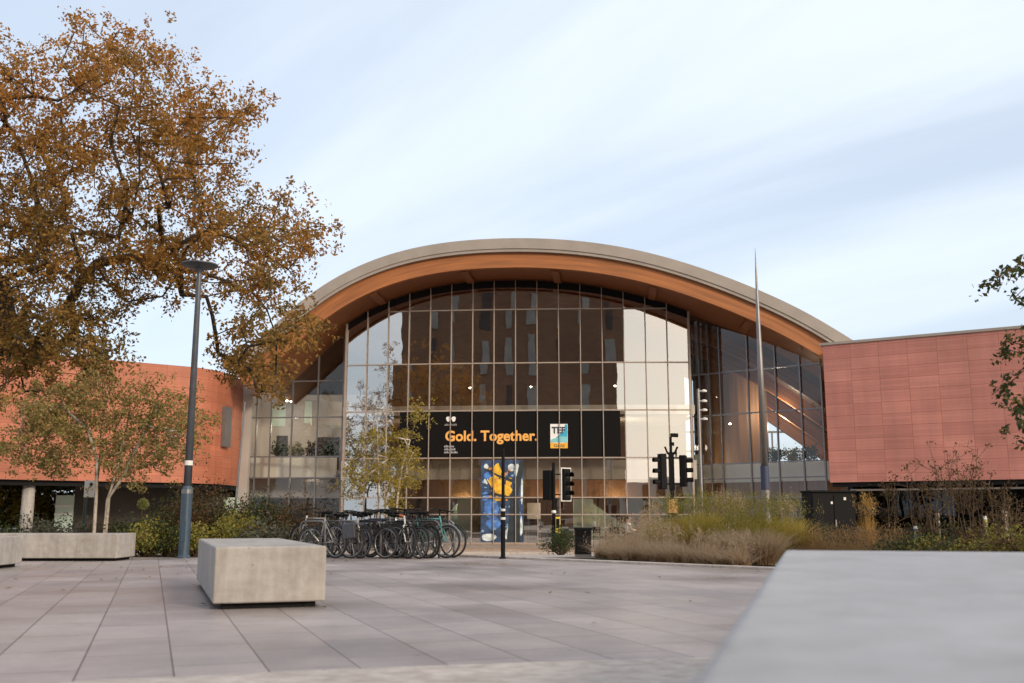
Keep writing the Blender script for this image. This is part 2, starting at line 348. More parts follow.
def raw_mesh(name, V, Fq, m, parent=None):
    """big leaf meshes: arrays of vertices and equal-sized faces"""
    me = bpy.data.meshes.new(name); nv = len(V); nf = len(Fq); k = Fq.shape[1]
    me.vertices.add(nv); me.vertices.foreach_set('co', np.asarray(V, dtype=np.float32).ravel())
    me.loops.add(nf*k); me.loops.foreach_set('vertex_index', np.asarray(Fq, dtype=np.int32).ravel())
    me.polygons.add(nf); me.polygons.foreach_set('loop_start', np.arange(0, nf*k, k, dtype=np.int32))
    me.update(calc_edges=True); me.validate()
    me.materials.append(m)
    o = bpy.data.objects.new(name, me); COL.objects.link(o)
    if parent: o.parent = parent
    return o

def tag(o, label=None, cat=None, group=None, kind=None):
    if label: o['label'] = label
    if cat: o['category'] = cat
    if group: o['group'] = group
    if kind: o['kind'] = kind
    return o
def empty(name, loc, label, cat, group=None, rz=0.0):
    o = bpy.data.objects.new(name, None); COL.objects.link(o); o.location = loc; o.rotation_euler = (0, 0, rz)
    o.empty_display_size = 0.2
    return tag(o, label, cat, group)
def copy_tree(o, parent=None):
    c = o.copy(); COL.objects.link(c)
    if parent is not None: c.parent = parent
    for ch in o.children: copy_tree(ch, c)
    return c

# ------------------------------------------------------------------ world and sun
SUN_EL = R(24); SUN_AZ = math.atan2(0.62, -0.78)
w = bpy.data.worlds.new('World'); sc.world = w; w.use_nodes = True
n = w.node_tree.nodes; l = w.node_tree.links
bg = n['Background']; bg.inputs['Strength'].default_value = 0.11
sky = n.new('ShaderNodeTexSky'); sky.sky_type = 'NISHITA'; sky.sun_disc = False
sky.sun_elevation = SUN_EL; sky.sun_rotation = SUN_AZ; sky.air_density = 1.0; sky.dust_density = 1.6; sky.ozone_density = 1.2
tc = n.new('ShaderNodeTexCoord'); sx = n.new('ShaderNodeSeparateXYZ'); l.new(tc.outputs['Generated'], sx.inputs[0])
def mth(op, a, b_=None, clamp=False):
    x = n.new('ShaderNodeMath'); x.operation = op; x.use_clamp = clamp
    for i, v in enumerate((a, b_)):
        if v is None: continue
        if isinstance(v, (int, float)): x.inputs[i].default_value = v
        else: l.new(v, x.inputs[i])
    return x.outputs[0]
zz = mth('ADD', mth('MAXIMUM', sx.outputs['Z'], 0.0), 0.16)
cx = n.new('ShaderNodeCombineXYZ'); l.new(mth('DIVIDE', sx.outputs['X'], zz), cx.inputs[0]); l.new(mth('DIVIDE', sx.outputs['Y'], zz), cx.inputs[1])
m0 = n.new('ShaderNodeMapping'); m0.inputs['Rotation'].default_value = (0, 0, R(46)); l.new(cx.outputs[0], m0.inputs['Vector'])
mp = n.new('ShaderNodeMapping'); mp.inputs['Scale'].default_value = (0.42, 1.5, 1); mp.inputs['Location'].default_value = (3.1, 0.35, 0)
l.new(m0.outputs[0], mp.inputs['Vector'])
nz = n.new('ShaderNodeTexNoise'); nz.inputs['Scale'].default_value = 0.75; nz.inputs['Detail'].default_value = 9; nz.inputs['Roughness'].default_value = 0.52
nz.inputs['Distortion'].default_value = 0.4
l.new(mp.outputs[0], nz.inputs['Vector'])
cr = n.new('ShaderNodeMapRange'); cr.interpolation_type = 'SMOOTHSTEP'; cr.inputs[1].default_value = 0.38; cr.inputs[2].default_value = 0.66; cr.inputs[3].default_value = 0.60; cr.inputs[4].default_value = 0.97
l.new(nz.outputs['Fac'], cr.inputs[0])
hz = mth('MULTIPLY', mth('SUBTRACT', 1.0, mth('MULTIPLY', mth('MAXIMUM', sx.outputs['Z'], 0.0), 2.6), True), 0.85)
cf = mth('MAXIMUM', cr.outputs[0], hz)
vm = n.new('ShaderNodeVectorMath'); vm.operation = 'DOT_PRODUCT'; l.new(tc.outputs['Generated'], vm.inputs[0])
vm.inputs[1].default_value = (math.sin(SUN_AZ)*math.cos(SUN_EL), math.cos(SUN_AZ)*math.cos(SUN_EL), math.sin(SUN_EL))
gl = n.new('ShaderNodeMapRange'); gl.interpolation_type = 'SMOOTHSTEP'; gl.inputs[1].default_value = 0.35; gl.inputs[2].default_value = 1.05; l.new(vm.outputs['Value'], gl.inputs[0])
veil = mix_rgb(n, l, 'MIX', gl.outputs[0], (5.95, 6.6, 7.5), (14.0, 11.2, 8.6))
mixed = mix_rgb(n, l, 'MIX', cf, sky.outputs['Color'], veil)
l.new(mixed, bg.inputs['Color'])

sd = bpy.data.lights.new('sun', 'SUN'); so = bpy.data.objects.new('sun', sd); COL.objects.link(so)
sd.energy = 1.5; sd.angle = R(10); sd.color = (1.0, 0.87, 0.70)
sv = Vector((math.sin(SUN_AZ)*math.cos(SUN_EL), math.cos(SUN_AZ)*math.cos(SUN_EL), math.sin(SUN_EL)))
so.rotation_euler = sv.to_track_quat('Z', 'Y').to_euler(); so.location = (30, -40, 40)
sc.view_settings.view_transform = 'Standard'; sc.view_settings.look = 'None'; sc.view_settings.exposure = 0.5; sc.view_settings.gamma = 1.0
sc.cycles.max_bounces = 8; sc.cycles.transparent_max_bounces = 16; sc.cycles.caustics_reflective = False

# ------------------------------------------------------------------ the ground
def strip_sheet(name, m, x0, x1, ys, dz, label_kind='structure'):
    mb = MB()
    for a, b_ in zip(ys[:-1], ys[1:]):
        mb.add([(x0, a, gz(a)+dz), (x1, a, gz(a)+dz), (x1, b_, gz(b_)+dz), (x0, b_, gz(b_)+dz)], [(0, 1, 2, 3)])
    o = mb.build(name, m); o['kind'] = label_kind; return o
strip_sheet('ground', M['turf'], -900, 900, [-600, 22, 55, 200, 3500], -0.02)
# plaza: polygon whose far edge is straight on the left and runs diagonally towards the viewer on the right
E0 = at(470, 556.5, 22.3); EX0, EY0 = -0.95, 22.0
EX1, EY1 = 4.25, 16.6
ex, ey = (EX1-EX0), (EY1-EY0); el = math.hypot(ex, ey); ex /= el; ey /= el
EX2, EY2 = EX0+ex*22, EY0+ey*22
plz = MB()
poly = [(-40, -12), (EX2, -12), (EX2, EY2), (EX0, EY0), (-40, 21.6)]
plz.add([(x, y, 0.0) for x, y in poly], [(0, 1, 2, 3, 4)])
plz.build('plaza', M['plaza'])['kind'] = 'structure'
# near pale band of granite crossing the foreground
A0, A1 = (-2.27, 5.45), (1.24, 6.38)
band = MB()
k = 14; vs = []
for i in range(k+1):
    t = i/k*1.9-0.45; x = A0[0]+(A1[0]-A0[0])*t; y = A0[1]+(A1[1]-A0[1])*t + 0.10*math.sin(max(0, min(1, t))*math.pi)
    vs += [(x, y, 0.004), (x+0.5, y-2.1, 0.004)]
band.add(vs, [(2*i, 2*i+1, 2*i+3, 2*i+2) for i in range(k)])
band.build('pale_granite_band', M['pale_stone'])['kind'] = 'structure'
# pale kerb along the diagonal edge and the beds behind
kb = MB()
nx, ny = -ey, ex   # towards the bed
def ep(s, off): return (EX0+ex*s+nx*off, EY0+ey*s+ny*off)
kp = [ep(-0.3, 0.0), ep(22, 0.0), ep(22, 0.2), ep(-0.3, 0.2)]
kb.prism(kp, -0.15, 0.045); kb.build('bed_kerb', M['pale_stone'], bevel=0.012)['kind'] = 'structure'
bed = MB(); bp_ = [ep(1.6, 0.2), ep(22, 0.2), (34, 8), (34, 30), (2.6, 30), (2.2, 24.5)]
bed.add([(x, y, gz(y)+0.012) for x, y in bp_], [tuple(range(6))]); bed.build('right_planting_bed', M['soil'])['kind'] = 'structure'
bed = MB(); bp_ = [(-40, 21.6), (-4.2, 21.9), (-3.6, 29.5), (-40, 31)]
bed.add([(x, y, gz(y)+0.012) for x, y in bp_], [(0, 1, 2, 3)]); bed.build('left_planting_bed', M['soil'])['kind'] = 'structure'
strip_sheet('pavement', M['pavement'], -60, 60, [22.05, 34.0], -0.006)
strip_sheet('road', M['asphalt'], -200, 200, [34.2, 41.8], -0.012)
for yy in (34.1, 41.9):
    q = MB(); q.box((0, yy, gz(yy)-0.02), (120, 0.18, 0.16)); q.build('kerb', M['pale_stone'])['kind'] = 'structure'
strip_sheet('forecourt', M['pavement'], -60, 60, [42.0, 55, 62], -0.004)

# ------------------------------------------------------------------ the glass pavilion
TH = 0.10; CT, ST = math.cos(TH), math.sin(TH)
def B(u, w_, z): return Vector((u*CT+w_*ST, 57-u*ST+w_*CT, z))
prof = [(-18.6, 8.0), (-17.3, 9.25), (-15.3, 11.1), (-12.8, 13.4), (-9.2, 15.6), (-5.3, 16.72), (-1.4, 17.05), (2.2, 16.95), (7.3, 16.13), (10.9, 14.98), (14.5, 13.42), (17.1, 12.0), (19.0, 10.72), (21.5, 8.9), (24, 6.9), (26.5, 4.7)]
pu = np.array([p[0] for p in prof]); pz = np.array([p[1] for p in prof])
# natural-ish cubic through the surveyed points
def spline(xs, ys, xq):
    nn = len(xs); h = np.diff(xs); A = np.zeros((nn, nn)); rhs = np.zeros(nn); A[0, 0] = A[-1, -1] = 1
    for i in range(1, nn-1):
        A[i, i-1] = h[i-1]; A[i, i] = 2*(h[i-1]+h[i]); A[i, i+1] = h[i]
        rhs[i] = 6*((ys[i+1]-ys[i])/h[i]-(ys[i]-ys[i-1])/h[i-1])
    m_ = np.linalg.solve(A, rhs); out = []
    for x in xq:
        i = min(max(np.searchsorted(xs, x)-1, 0), nn-2); t0 = xs[i+1]-x; t1 = x-xs[i]
        out.append((m_[i]*t0**3+m_[i+1]*t1**3)/(6*h[i])+(ys[i]/h[i]-m_[i]*h[i]/6)*t0+(ys[i+1]/h[i]-m_[i+1]*h[i]/6)*t1)
    return np.array(out)
US = np.linspace(-16.9, 26.5, 101); ZS = spline(pu, pz, US)
ker = np.array([1, 2, 3, 4, 3, 2, 1.0]); ker /= ker.sum()
ZS[3:-3] = np.convolve(ZS, ker, 'valid')
dz_ = np.gradient(ZS, US); nrm = np.stack([-dz_, np.ones_like(dz_)], 1); nrm /= np.linalg.norm(nrm, axis=1)[:, None]
def off_curve(o): return US-nrm[:, 0]*o, ZS-nrm[:, 1]*o
arc = np.concatenate([[0], np.cumsum(np.hypot(np.diff(US), np.diff(ZS)))])
su, szz = off_curve(1.72)
def zs(x, y):
    u = x*CT-(y-57)*ST
    return float(np.interp(u, su, szz))
def shell(o0, o1, w0, w1, i0=0, i1=None):
    """curved slab between two offsets of the roof line, from depth w0 to w1"""
    i1 = len(US)-1 if i1 is None else i1
    ua, za = off_curve(o0); ub, zb = off_curve(o1); mb = MB()
    for i in range(i0, i1):
        c = [B(ua[i], w0, za[i]), B(ua[i+1], w0, za[i+1]), B(ub[i+1], w0, zb[i+1]), B(ub[i], w0, zb[i]),
             B(ua[i], w1, za[i]), B(ua[i+1], w1, za[i+1]), B(ub[i+1], w1, zb[i+1]), B(ub[i], w1, zb[i])]
        s0, s1 = arc[i], arc[i+1]; t = abs(o1-o0); d = abs(w1-w0)
        fs = [(3, 2, 1, 0), (4, 5, 6, 7), (0, 1, 5, 4), (2, 3, 7, 6)]
        uv = [[(s0, t), (s1, t), (s1, 0), (s0, 0)], [(s0, 0), (s1, 0), (s1, t), (s0, t)],
              [(s0, 0), (s1, 0), (s1, d), (s0, d)], [(s1, 0), (s0, 0), (s0, d), (s1, d)]]
        if i == i0: fs.append((0, 4, 7, 3)); uv.append([(0, 0), (d, 0), (d, t), (0, t)])
        if i == i1-1: fs.append((1, 2, 6, 5)); uv.append([(0, 0), (t, 0), (t, d), (0, d)])
        mb.add(c, fs, uv)
    return mb
pav = empty('glass_pavilion', (0, 60, -0.99), 'large glass fronted hall under a wide arched timber roof', 'building')
def part(mb, name, m, **k):
    o = mb.build(name, m, None, **k); o.parent = pav; o.matrix_parent_inverse = Matrix.Translation((0, -60, 0.99)); return o
part(shell(0.0, 0.62, 0.0, 0.5), 'roof_fascia', M['fascia'])
part(shell(0.622, 0.80, 0.06, 0.5), 'drip_edge', M['fascia'])
part(shell(0.803, 1.70, 0.28, 0.62), 'edge_beam', M['timber'])
part(shell(0.05, 0.40, 0.505, 27.0), 'roof', M['roof'])
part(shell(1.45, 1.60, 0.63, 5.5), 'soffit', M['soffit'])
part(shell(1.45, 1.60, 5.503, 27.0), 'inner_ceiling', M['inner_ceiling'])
# small roof stays standing on the verge
for un in np.arange(-14, 19, 5.5):
    i = int(np.argmin(abs(su-un)))
    q = MB(); ua, za = off_curve(1.60); c = B(ua[i], 2.3, za[i]-0.10); ang = math.atan(dz_[i])
    m3 = Matrix.Rotation(-TH, 3, 'Z') @ Matrix.Rotation(-ang, 3, 'Y')
    vs = [c+m3 @ Vector((x*0.22, y*1.62, z*0.10)) for x in (-1, 1) for y in (-1, 1) for z in (-1, 1)]
    q.add(vs, [(0, 1, 3, 2), (4, 6, 7, 5), (0, 4, 5, 1), (2, 3, 7, 6), (0, 2, 6, 4), (1, 5, 7, 3)])
    part(q, 'purlin', M['soffit'])
for w0 in (8.0, 13.5, 19.0, 24.5):
    part(shell(1.605, 2.45, w0, w0+0.4, 30 if w0 < 12 else 14, 99), 'arch_beam', M['timber'])

# curtain wall on an arc bulging towards the viewer
AC = (10.0, 210.2); AR = 150.0; PH0 = -0.0053; PH1 = 0.1405; NB = 16
def arcp(ph, z, off=0.0):
    r_ = AR+off
    return Vector((AC[0]-r_*math.sin(ph), AC[1]-r_*math.cos(ph), z))
def phx(px):  # arc angle of the mullion seen at px
    best = min((abs((lambda q: 512+F*q.x/(q.y*CP+(4-H)*SP))(arcp(t, 4))-px), t) for t in np.linspace(PH0-0.02, PH1+0.02, 3000))
    return best[1]
ZB = -0.74
PH1, PH0 = phx(343.5), phx(692.5)
rows = [zat(y, 60.5) for y in (514.5, 497.5, 457.8, 410.4, 363.0, 309.5)]
phs = [PH0+(PH1-PH0)*i/NB for i in range(NB+1)]
def bay(p0, p1, zl, z0, m, name='glass_bay', jit=0.007):
    """one bay of panes between two uprights; every pane sits a hair out of true, as glazing does"""
    mb = MB(); t0 = zs(p0.x, p0.y)-0.03; t1 = zs(p1.x, p1.y)-0.03
    lev = [z0]+[z for z in zl if z < min(t0, t1)-0.4]
    for i, z in enumerate(lev):
        za = lev[i+1] if i+1 < len(lev) else None
        d = Vector((p1.x-p0.x, p1.y-p0.y, 0)); nn = Vector((d.y, -d.x, 0)).normalized()
        q = [Vector((p0.x, p0.y, z)), Vector((p1.x, p1.y, z)), Vector((p1.x, p1.y, za if za else t1)), Vector((p0.x, p0.y, za if za else t0))]
        a, b_, c_ = (rnd.uniform(-jit, jit) for _ in range(3))
        q[0] += nn*a; q[1] += nn*b_; q[2] += nn*c_; q[3] += nn*(a+c_-b_)
        mb.add(q, [(0, 1, 2, 3)])
    return part(mb, name, m)
def upright(p, z0, dirv, name='mullion', wd=0.075, dp=0.13, m=None):
    t = zs(p.x, p.y)-0.02; mb = MB(); a = math.atan2(dirv.y, dirv.x)
    mb.box((p.x+dirv.x*(dp/2+0.005), p.y+dirv.y*(dp/2+0.005), (z0+t)/2), (dp, wd, t-z0), a); return part(mb, name, m or M['alu'])
for i in range(NB):
    bay(arcp(phs[i+1], 0), arcp(phs[i], 0), rows, ZB, M['glass'])
for i in range(NB+1):
    p = arcp(phs[i], 0); upright(p, ZB, Vector((-math.sin(phs[i]), -math.cos(phs[i]), 0)), wd=0.12 if i in (0, NB) else 0.048)
for z in rows+[ZB+0.05]:
    mb = MB()
    pts = []
    for i in range(NB+1):
        a_, b_ = arcp(phs[i], z, 0.004), arcp(phs[i], z, 0.085)
        pts.append((a_, b_))
    n0 = None
    for i in range(NB):
        h = 0.035 if z > 0 else 0.06
        if min(zs(pts[i][0].x, pts[i][0].y), zs(pts[i+1][0].x, pts[i+1][0].y)) < z+0.15: continue
        c = [pts[i][0], pts[i+1][0], pts[i+1][1], pts[i][1]]
        mb.add([q-Vector((0, 0, h)) for q in c]+[q+Vector((0, 0, h)) for q in c], [(0, 1, 2, 3), (7, 6, 5, 4), (0, 4, 5, 1), (1, 5, 6, 2), (2, 6, 7, 3), (3, 7, 4, 0)])
    part(mb, 'transom', M['alu'])
# dark strip along the glass top, standing in for the soffit's dark reflection
mb = MB()
for i in range(NB):
    p, q = arcp(phs[i], 0, 0.02), arcp(phs[i+1], 0, 0.02); t0, t1 = zs(p.x, p.y), zs(q.x, q.y)
    mb.add([(p.x, p.y, t0-0.45), (q.x, q.y, t1-0.45), (q.x, q.y, t1), (p.x, p.y, t0)], [(0, 1, 2, 3)])
part(mb, 'soffit_reflection_strip', M['dark_metal'])
# side wings of glass
def wing(P0, P1, cuts, zrows, m, z0=ZB, rail=None):
    P0 = Vector((P0[0], P0[1], 0)); P1 = Vector((P1[0], P1[1], 0)); d = (P1-P0); nn = Vector((d.y, -d.x, 0)).normalized()
    ps = [P0+d*t for t in cuts]
    for a_, b_ in zip(ps[:-1], ps[1:]): bay(a_, b_, zrows, z0, m, jit=0.003)
    for p in ps: upright(p, z0, nn, m=M['grey_metal'], wd=0.08)
    for z in zrows:
        mb = MB(); e1 = P1
        c = (P0+P1)/2+nn*0.045; mb.box((c.x, c.y, z), (d.length, 0.08, 0.08), math.atan2(d.y, d.x)); part(mb, 'transom', M['grey_metal'])
LY = 63.6
LW0 = (xat(249, LY, 6), LY); LW1 = (xat(344, LY, 6), LY-0.6)
lrow = [zat(497.5, LY), zat(478, LY), zat(457, LY), zat(418, LY), zat(382, LY)]
wing(LW0, LW1, [0, .08, .235, .46, .73, 1.0], lrow, M['clear_glass'])
RW0 = (xat(693, 62.4, 6), 62.4); RW1 = (xat(824, 57.2, 6), 57.2)
rrow = [zat(497.5, 59.5), zat(478, 59.5), zat(462.5, 59.5), zat(413, 60), zat(371, 60.3)]
wing(RW0, RW1, [0, .07, .15, .24, .46, .67, .85, 1.0], rrow, M['clear_glass'])
# inside: slabs, walls, ceilings
def arc_band(r_off, z0, z1, name, m, f0=-0.02, f1=1.02, k=20):
    mb = MB()
    for i in range(k):
        a, b_ = (PH0+(PH1-PH0)*(f0+(f1-f0)*j/k) for j in (i, i+1))
        p, q = arcp(a, z0, r_off), arcp(b_, z0, r_off); p2, q2 = arcp(a, z0, r_off-0.12), arcp(b_, z0, r_off-0.12)
        mb.add([p, q, q+Vector((0, 0, z1-z0)), p+Vector((0, 0, z1-z0)), p2, q2, q2+Vector((0, 0, z1-z0)), p2+Vector((0, 0, z1-z0))],
               [(0, 1, 2, 3), (7, 6, 5, 4), (0, 4, 5, 1), (3, 2, 6, 7)])
    return part(mb, name, m)
z1f = rows[2]
arc_band(-0.9, rows[2]-1.25, rows[2]-0.1, 'balcony_front', M['white_wall'])
arc_band(-0.95, rows[3]-0.15, rows[3]+0.42, 'balcony_front', M['white_wall'])
arc_band(-7.5, ZB, 17.5, 'inner_wall', M['brown_wall'], -0.05, 1.05, 24)
def arc_floor(r0, r1, z, th, name, m):
    mb = MB(); k = 20
    for i in range(k):
        a, b_ = (PH0+(PH1-PH0)*(-0.02+1.04*j/k) for j in (i, i+1))
        c = [arcp(a, z, r0), arcp(b_, z, r0), arcp(b_, z, r1), arcp(a, z, r1)]
        mb.add(c+[x-Vector((0, 0, th)) for x in c], [(0, 1, 2, 3), (7, 6, 5, 4)])
    return part(mb, name, m)
arc_floor(-1.03, -7.4, rows[2]-0.3, 0.85, 'floor_slab', M['inner_timber'])
arc_floor(-1.08, -7.4, rows[3], 0.3, 'floor_slab', M['grey_wall'])
arc_band(-3.5, rows[1]+0.05, rows[2]-1.2, 'timber_bulkhead', M['inner_timber'])
mb = MB(); mb.box((0, 72, ZB-0.12), (44, 29, 0.2)); part(mb, 'ground_floor', M['inner_floor'])
# back of the hall, open glazing on the right
mb = MB(); mb.box((-5, 83, 7), (34, 0.3, 16)); part(mb, 'back_wall', M['brown_wall'])
mb = MB()
def roofz(x, y): return float(np.interp(x*CT-(y-57)*ST, su, szz))
for zz_, x1_ in ((4.6, 27.0), (6.2, 25.8), (7.8, 24.0), (9.4, 22.0)): mb.box(((12.4+x1_)/2, 83, zz_), (x1_-12.4, 0.12, 0.16))
for xx in np.arange(12.4, 27.1, 1.83):
    zt_ = roofz(xx, 83)-0.9
    if zt_ > 1: mb.box((xx, 83, zt_/2), (0.12, 0.14, zt_))
part(mb, 'back_glazing', M['sign_white'])
mb = MB(); mb.box((20, 82.9, 1.6), (15, 0.3, 5.2)); part(mb, 'back_wall', M['dark_wall'])
# right wing inside
def wing_box(c, d, name, m, rz=0.0):
    mb = MB(); mb.box(c, d, rz); return part(mb, name, m)
ra = math.atan2(RW1[1]-RW0[1], RW1[0]-RW0[0]); rc = Vector(((RW0[0]+RW1[0])/2, (RW0[1]+RW1[1])/2, 0)); rn = Vector((-math.sin(ra), math.cos(ra), 0))
rl = math.hypot(RW1[0]-RW0[0], RW1[1]-RW0[1])
c = rc+rn*0.9; wing_box((c.x, c.y, rrow[2]-0.55), (rl, 0.15, 1.1), 'balcony_front', M['white_wall'], ra)
c = rc+rn*3.6; wing_box((c.x, c.y, rrow[2]-0.75), (rl, 5.2, 0.3), 'floor_slab', M['grey_wall'], ra)
c = rc+rn*2.6; wing_box((c.x, c.y, (rrow[0]+rrow[1])/2), (rl, 0.15, rrow[1]-rrow[0]), 'timber_bulkhead', M['inner_timber'], ra)
pd = MB(); pd.lathe([(2.6, ZB), (2.6, 13.2)], (xat(737, 72, 6)-0.4, 72, 0), 28); o = part(pd, 'timber_pod', M['inner_timber'])
wing_box((xat(712, 74, 6), 74.5, 6.2), (1.3, 0.3, 13.6), 'pale_wall', M['white_wall'])
wing_box((xat(760, 74, 2), 75.5, 0.8), (16, 0.3, 3.2), 'inner_wall', M['dark_wall'])
wing_box((xat(701, 64, 2), 64.6, 2.0), (0.7, 0.25, 5.6), 'mint_panel', M['mint'])
# left wing inside
wing_box((-14.9, LY+4.6, 6.3), (12, 0.25, 5.6), 'inner_wall', M['grey_wall'])
wing_box((-12.0, LY+2.6, 7.6), (2.6, 0.2, 1.6), 'inner_wall', M['white_wall'], 0.35)
wing_box((-15, LY+0.7, (lrow[1]+lrow[2])/2), (7.6, 0.15, lrow[2]-lrow[1]), 'balcony_front', M['white_wall'])
wing_box((-15, LY+2.8, lrow[1]+0.3), (7.6, 4.0, 0.3), 'floor_slab', M['grey_wall'])
wing_box((-15, LY+2.2, (lrow[0]+lrow[1])/2), (7.6, 0.15, lrow[1]-lrow[0]), 'bulkhead', M['grey_wall'])
wing_box((-15, LY+4.4, 1.0), (9, 0.2, 3.4), 'inner_wall', M['dark_wall'])
for xx, zz_, hh in ((-15.6, 5.6, 2.0), (-12.9, 5.4, 2.2), (-12.1, 5.4, 2.2)):
    wing_box((xx, LY+4.45, zz_-0.3), (0.75, 0.06, hh), 'inner_door', M['dark_wall'])
for xx, zz_ in ((-15.9, 7.7), (-13.7, 7.9), (-11.9, 7.6)):
    wing_box((xx, LY+4.44, zz_), (0.9, 0.05, 1.5), 'mint_panel', M['mint'])
wing_box((-17.2, LY+2.4, 4), (0.25, 4.2, 9.5), 'side_wall', M['grey_wall'])
# flared mint-green stair enclosures either side of the way in
def flare(x0, x1, xe, y, za, name='stair_enclosure'):
    """a tall pier with a canted cheek sloping down to one side"""
    mb = MB(); zb = ZB; th = 0.5
    pts = [(x0, zb), (x1, zb), (x1, za), (x0, za)] if xe is None else None
    s_ = [(x0, zb), (x1, zb), (x1, za), (x0, za)]
    k = 4
    mb.add([(a, y, z) for a, z in s_]+[(a, y+th, z) for a, z in s_], [(0, 1, 2, 3), (7, 6, 5, 4), (0, 4, 5, 1), (1, 5, 6, 2), (2, 6, 7, 3), (3, 7, 4, 0)])
    xo = x0 if abs(xe-x0) < abs(xe-x1) else x1
    t = [(xo, zb), (xo, za-0.25), (xe, zb+0.5), (xe, zb)]
    mb.add([(a, y+0.7, z) for a, z in t]+[(a, y+0.7+th, z) for a, z in t], [(0, 1, 2, 3), (7, 6, 5, 4), (0, 4, 5, 1), (1, 5, 6, 2), (2, 6, 7, 3), (3, 7, 4, 0)])
    return part(mb, name, M['mint'])
flare(xat(457, 63.2), xat(470, 63.2), xat(428, 63.2), 63.4, zat(498, 63.4))
flare(xat(574, 61.8), xat(594, 61.8), xat(642, 61.8), 62.0, zat(499, 62))
# spot lights under the inner ceilings
for px, py, Y in ((470, 388, 63.0), (531, 387, 62.6), (615, 386, 62.0), (277, 469, 65.5), (287, 401, 66), (291, 401.5, 66), (730, 424, 65), (797, 472, 59.9), (486, 512, 63), (505, 512, 63)):
    p = at(px, py, Y); mb = MB(); mb.lathe([(0.02, 0.06), (0.065, 0.04), (0.065, -0.02), (0.04, -0.04)], p, 10); part(mb, 'spotlight', M['spot'])
# point lights added to brighten the dark rooms, set apart from the spotlights
for i, (lx, ly, lz, pw_) in enumerate(((18.5, 68.5, 8.0, 190), (20, 75, 7.5, 320), (14.0, 67.5, 3.9, 60), (-14.4, 66.2, 6.6, 75), (-13.0, 65.6, 3.5, 45), (-3.0, 64.0, 1.7, 70), (2.5, 63.4, 1.7, 70), (6.5, 63.0, 1.7, 70), (-6, 64.6, 5.9, 90), (0.5, 63.6, 5.9, 90), (7, 63.2, 5.9, 90))):
    ld = bpy.data.lights.new('interior_fill', 'POINT'); ld.energy = pw_; ld.color = (1.0, 0.82, 0.6); ld.shadow_soft_size = 0.25; lo = bpy.data.objects.new('interior_fill', ld); COL.objects.link(lo); lo.location = (lx, ly, lz)
# steps in front of the doors
for i, (y0, z) in enumerate(((56.6, -0.9), (57.6, -0.82), (58.4, -0.745))):
    mb = MB(); mb.box((-1.4, (y0+63)/2, z-0.06), (9.5-0.4*i, 63-y0, 0.13)); part(mb, 'entrance_step', M['step'])
mb = MB(); mb.box((1, 64, -0.90), (40, 7.2, 0.26)); part(mb, 'plinth', M['step'])
mb = MB(); p = at(244, 430, 62); mb.box((at(246, 430, 63.4).x, 63.4, (9.6+ -0.9)/2), (0.6, 0.5, 10.4)); part(mb, 'end_fin', M['grey_wall'])

# ------------------------------------------------------------------ banner across the glass
bz0, bz1 = rows[2]+0.05, rows[3]-0.05
ban = empty('banner', arcp(phs[8], bz0, 0.03), 'long black banner across the glass with gold lettering', 'banner')
def bpart(mb, name, m):
    o = mb.build(name, m); o.parent = ban; o.matrix_parent_inverse = Matrix.Translation(-ban.location); return o
pl, pr = phx(399), phx(621)
mb = MB(); k = 40
for i in range(k):
    a, b_ = (pl+(pr-pl)*j/k for j in (i, i+1))
    mb.add([arcp(a, bz0, 0.03), arcp(b_, bz0, 0.03), arcp(b_, bz1, 0.03), arcp(a, bz1, 0.03)], [(0, 1, 2, 3)])
bpart(mb, 'banner_cloth', M['black'])
def text_mesh(s, size, bold=0.0, xs=1.0):
    cu = bpy.data.curves.new('t', 'FONT'); cu.body = s; cu.size = size; cu.offset = bold; cu.resolution_u = 4
    ob = bpy.data.objects.new('t', cu); COL.objects.link(ob); bpy.context.view_layer.update()
    dg = bpy.context.evaluated_depsgraph_get(); me = bpy.data.meshes.new_from_object(ob.evaluated_get(dg))
    vs = [Vector((v.co.x*xs, v.co.y, 0)) for v in me.vertices]; fs = [list(p.vertices) for p in me.polygons]
    bpy.data.objects.remove(ob); bpy.data.curves.remove(cu); bpy.data.meshes.remove(me)
    return vs, fs
def on_arc(vs, ph, z, off):  # x runs to the right = decreasing arc angle
    return [arcp(ph-v.x/AR, z+v.y, off) for v in vs]
def text_on_banner(s, px0, px1, pyb, size, bold, m, name, off=0.045):
    vs, fs = text_mesh(s, size, bold); x0 = min(v.x for v in vs); x1 = max(v.x for v in vs)
    a0, a1 = phx(px0), phx(px1); k = (a0-a1)*AR/(x1-x0)
    vs = [Vector(((v.x-x0)*k, v.y*k*1.0, 0)) for v in vs]
    mb = MB(); mb.add(on_arc(vs, a0, zat(pyb, 61.3), off), fs); return bpart(mb, name, m)
text_on_banner('Gold. Together.', 445, 537.5, 441.5, 1.0, 0.028, M['gold'], 'lettering')
def flat_shape(name, m, px, py, pts, off=0.045):
    a = phx(px); z = zat(py, 61.3); mb = MB()
    for pl_ in pts: mb.add(on_arc([Vector((x, y, 0)) for x, y in pl_], a, z, off), [tuple(range(len(pl_)))])
    return bpart(mb, name, m)
drop = lambda cx, s=1: [(cx+0.15*math.cos(t)*(1 if math.sin(t) > 0 else 0.8), 0.19*math.sin(t)*(0.7 if math.sin(t) > 0 else 1)) for t in np.linspace(0, 2*math.pi, 14)[:-1]]
flat_shape('emblem', M['white'], 450.5, 419.5, [drop(-0.16), drop(0.17)])
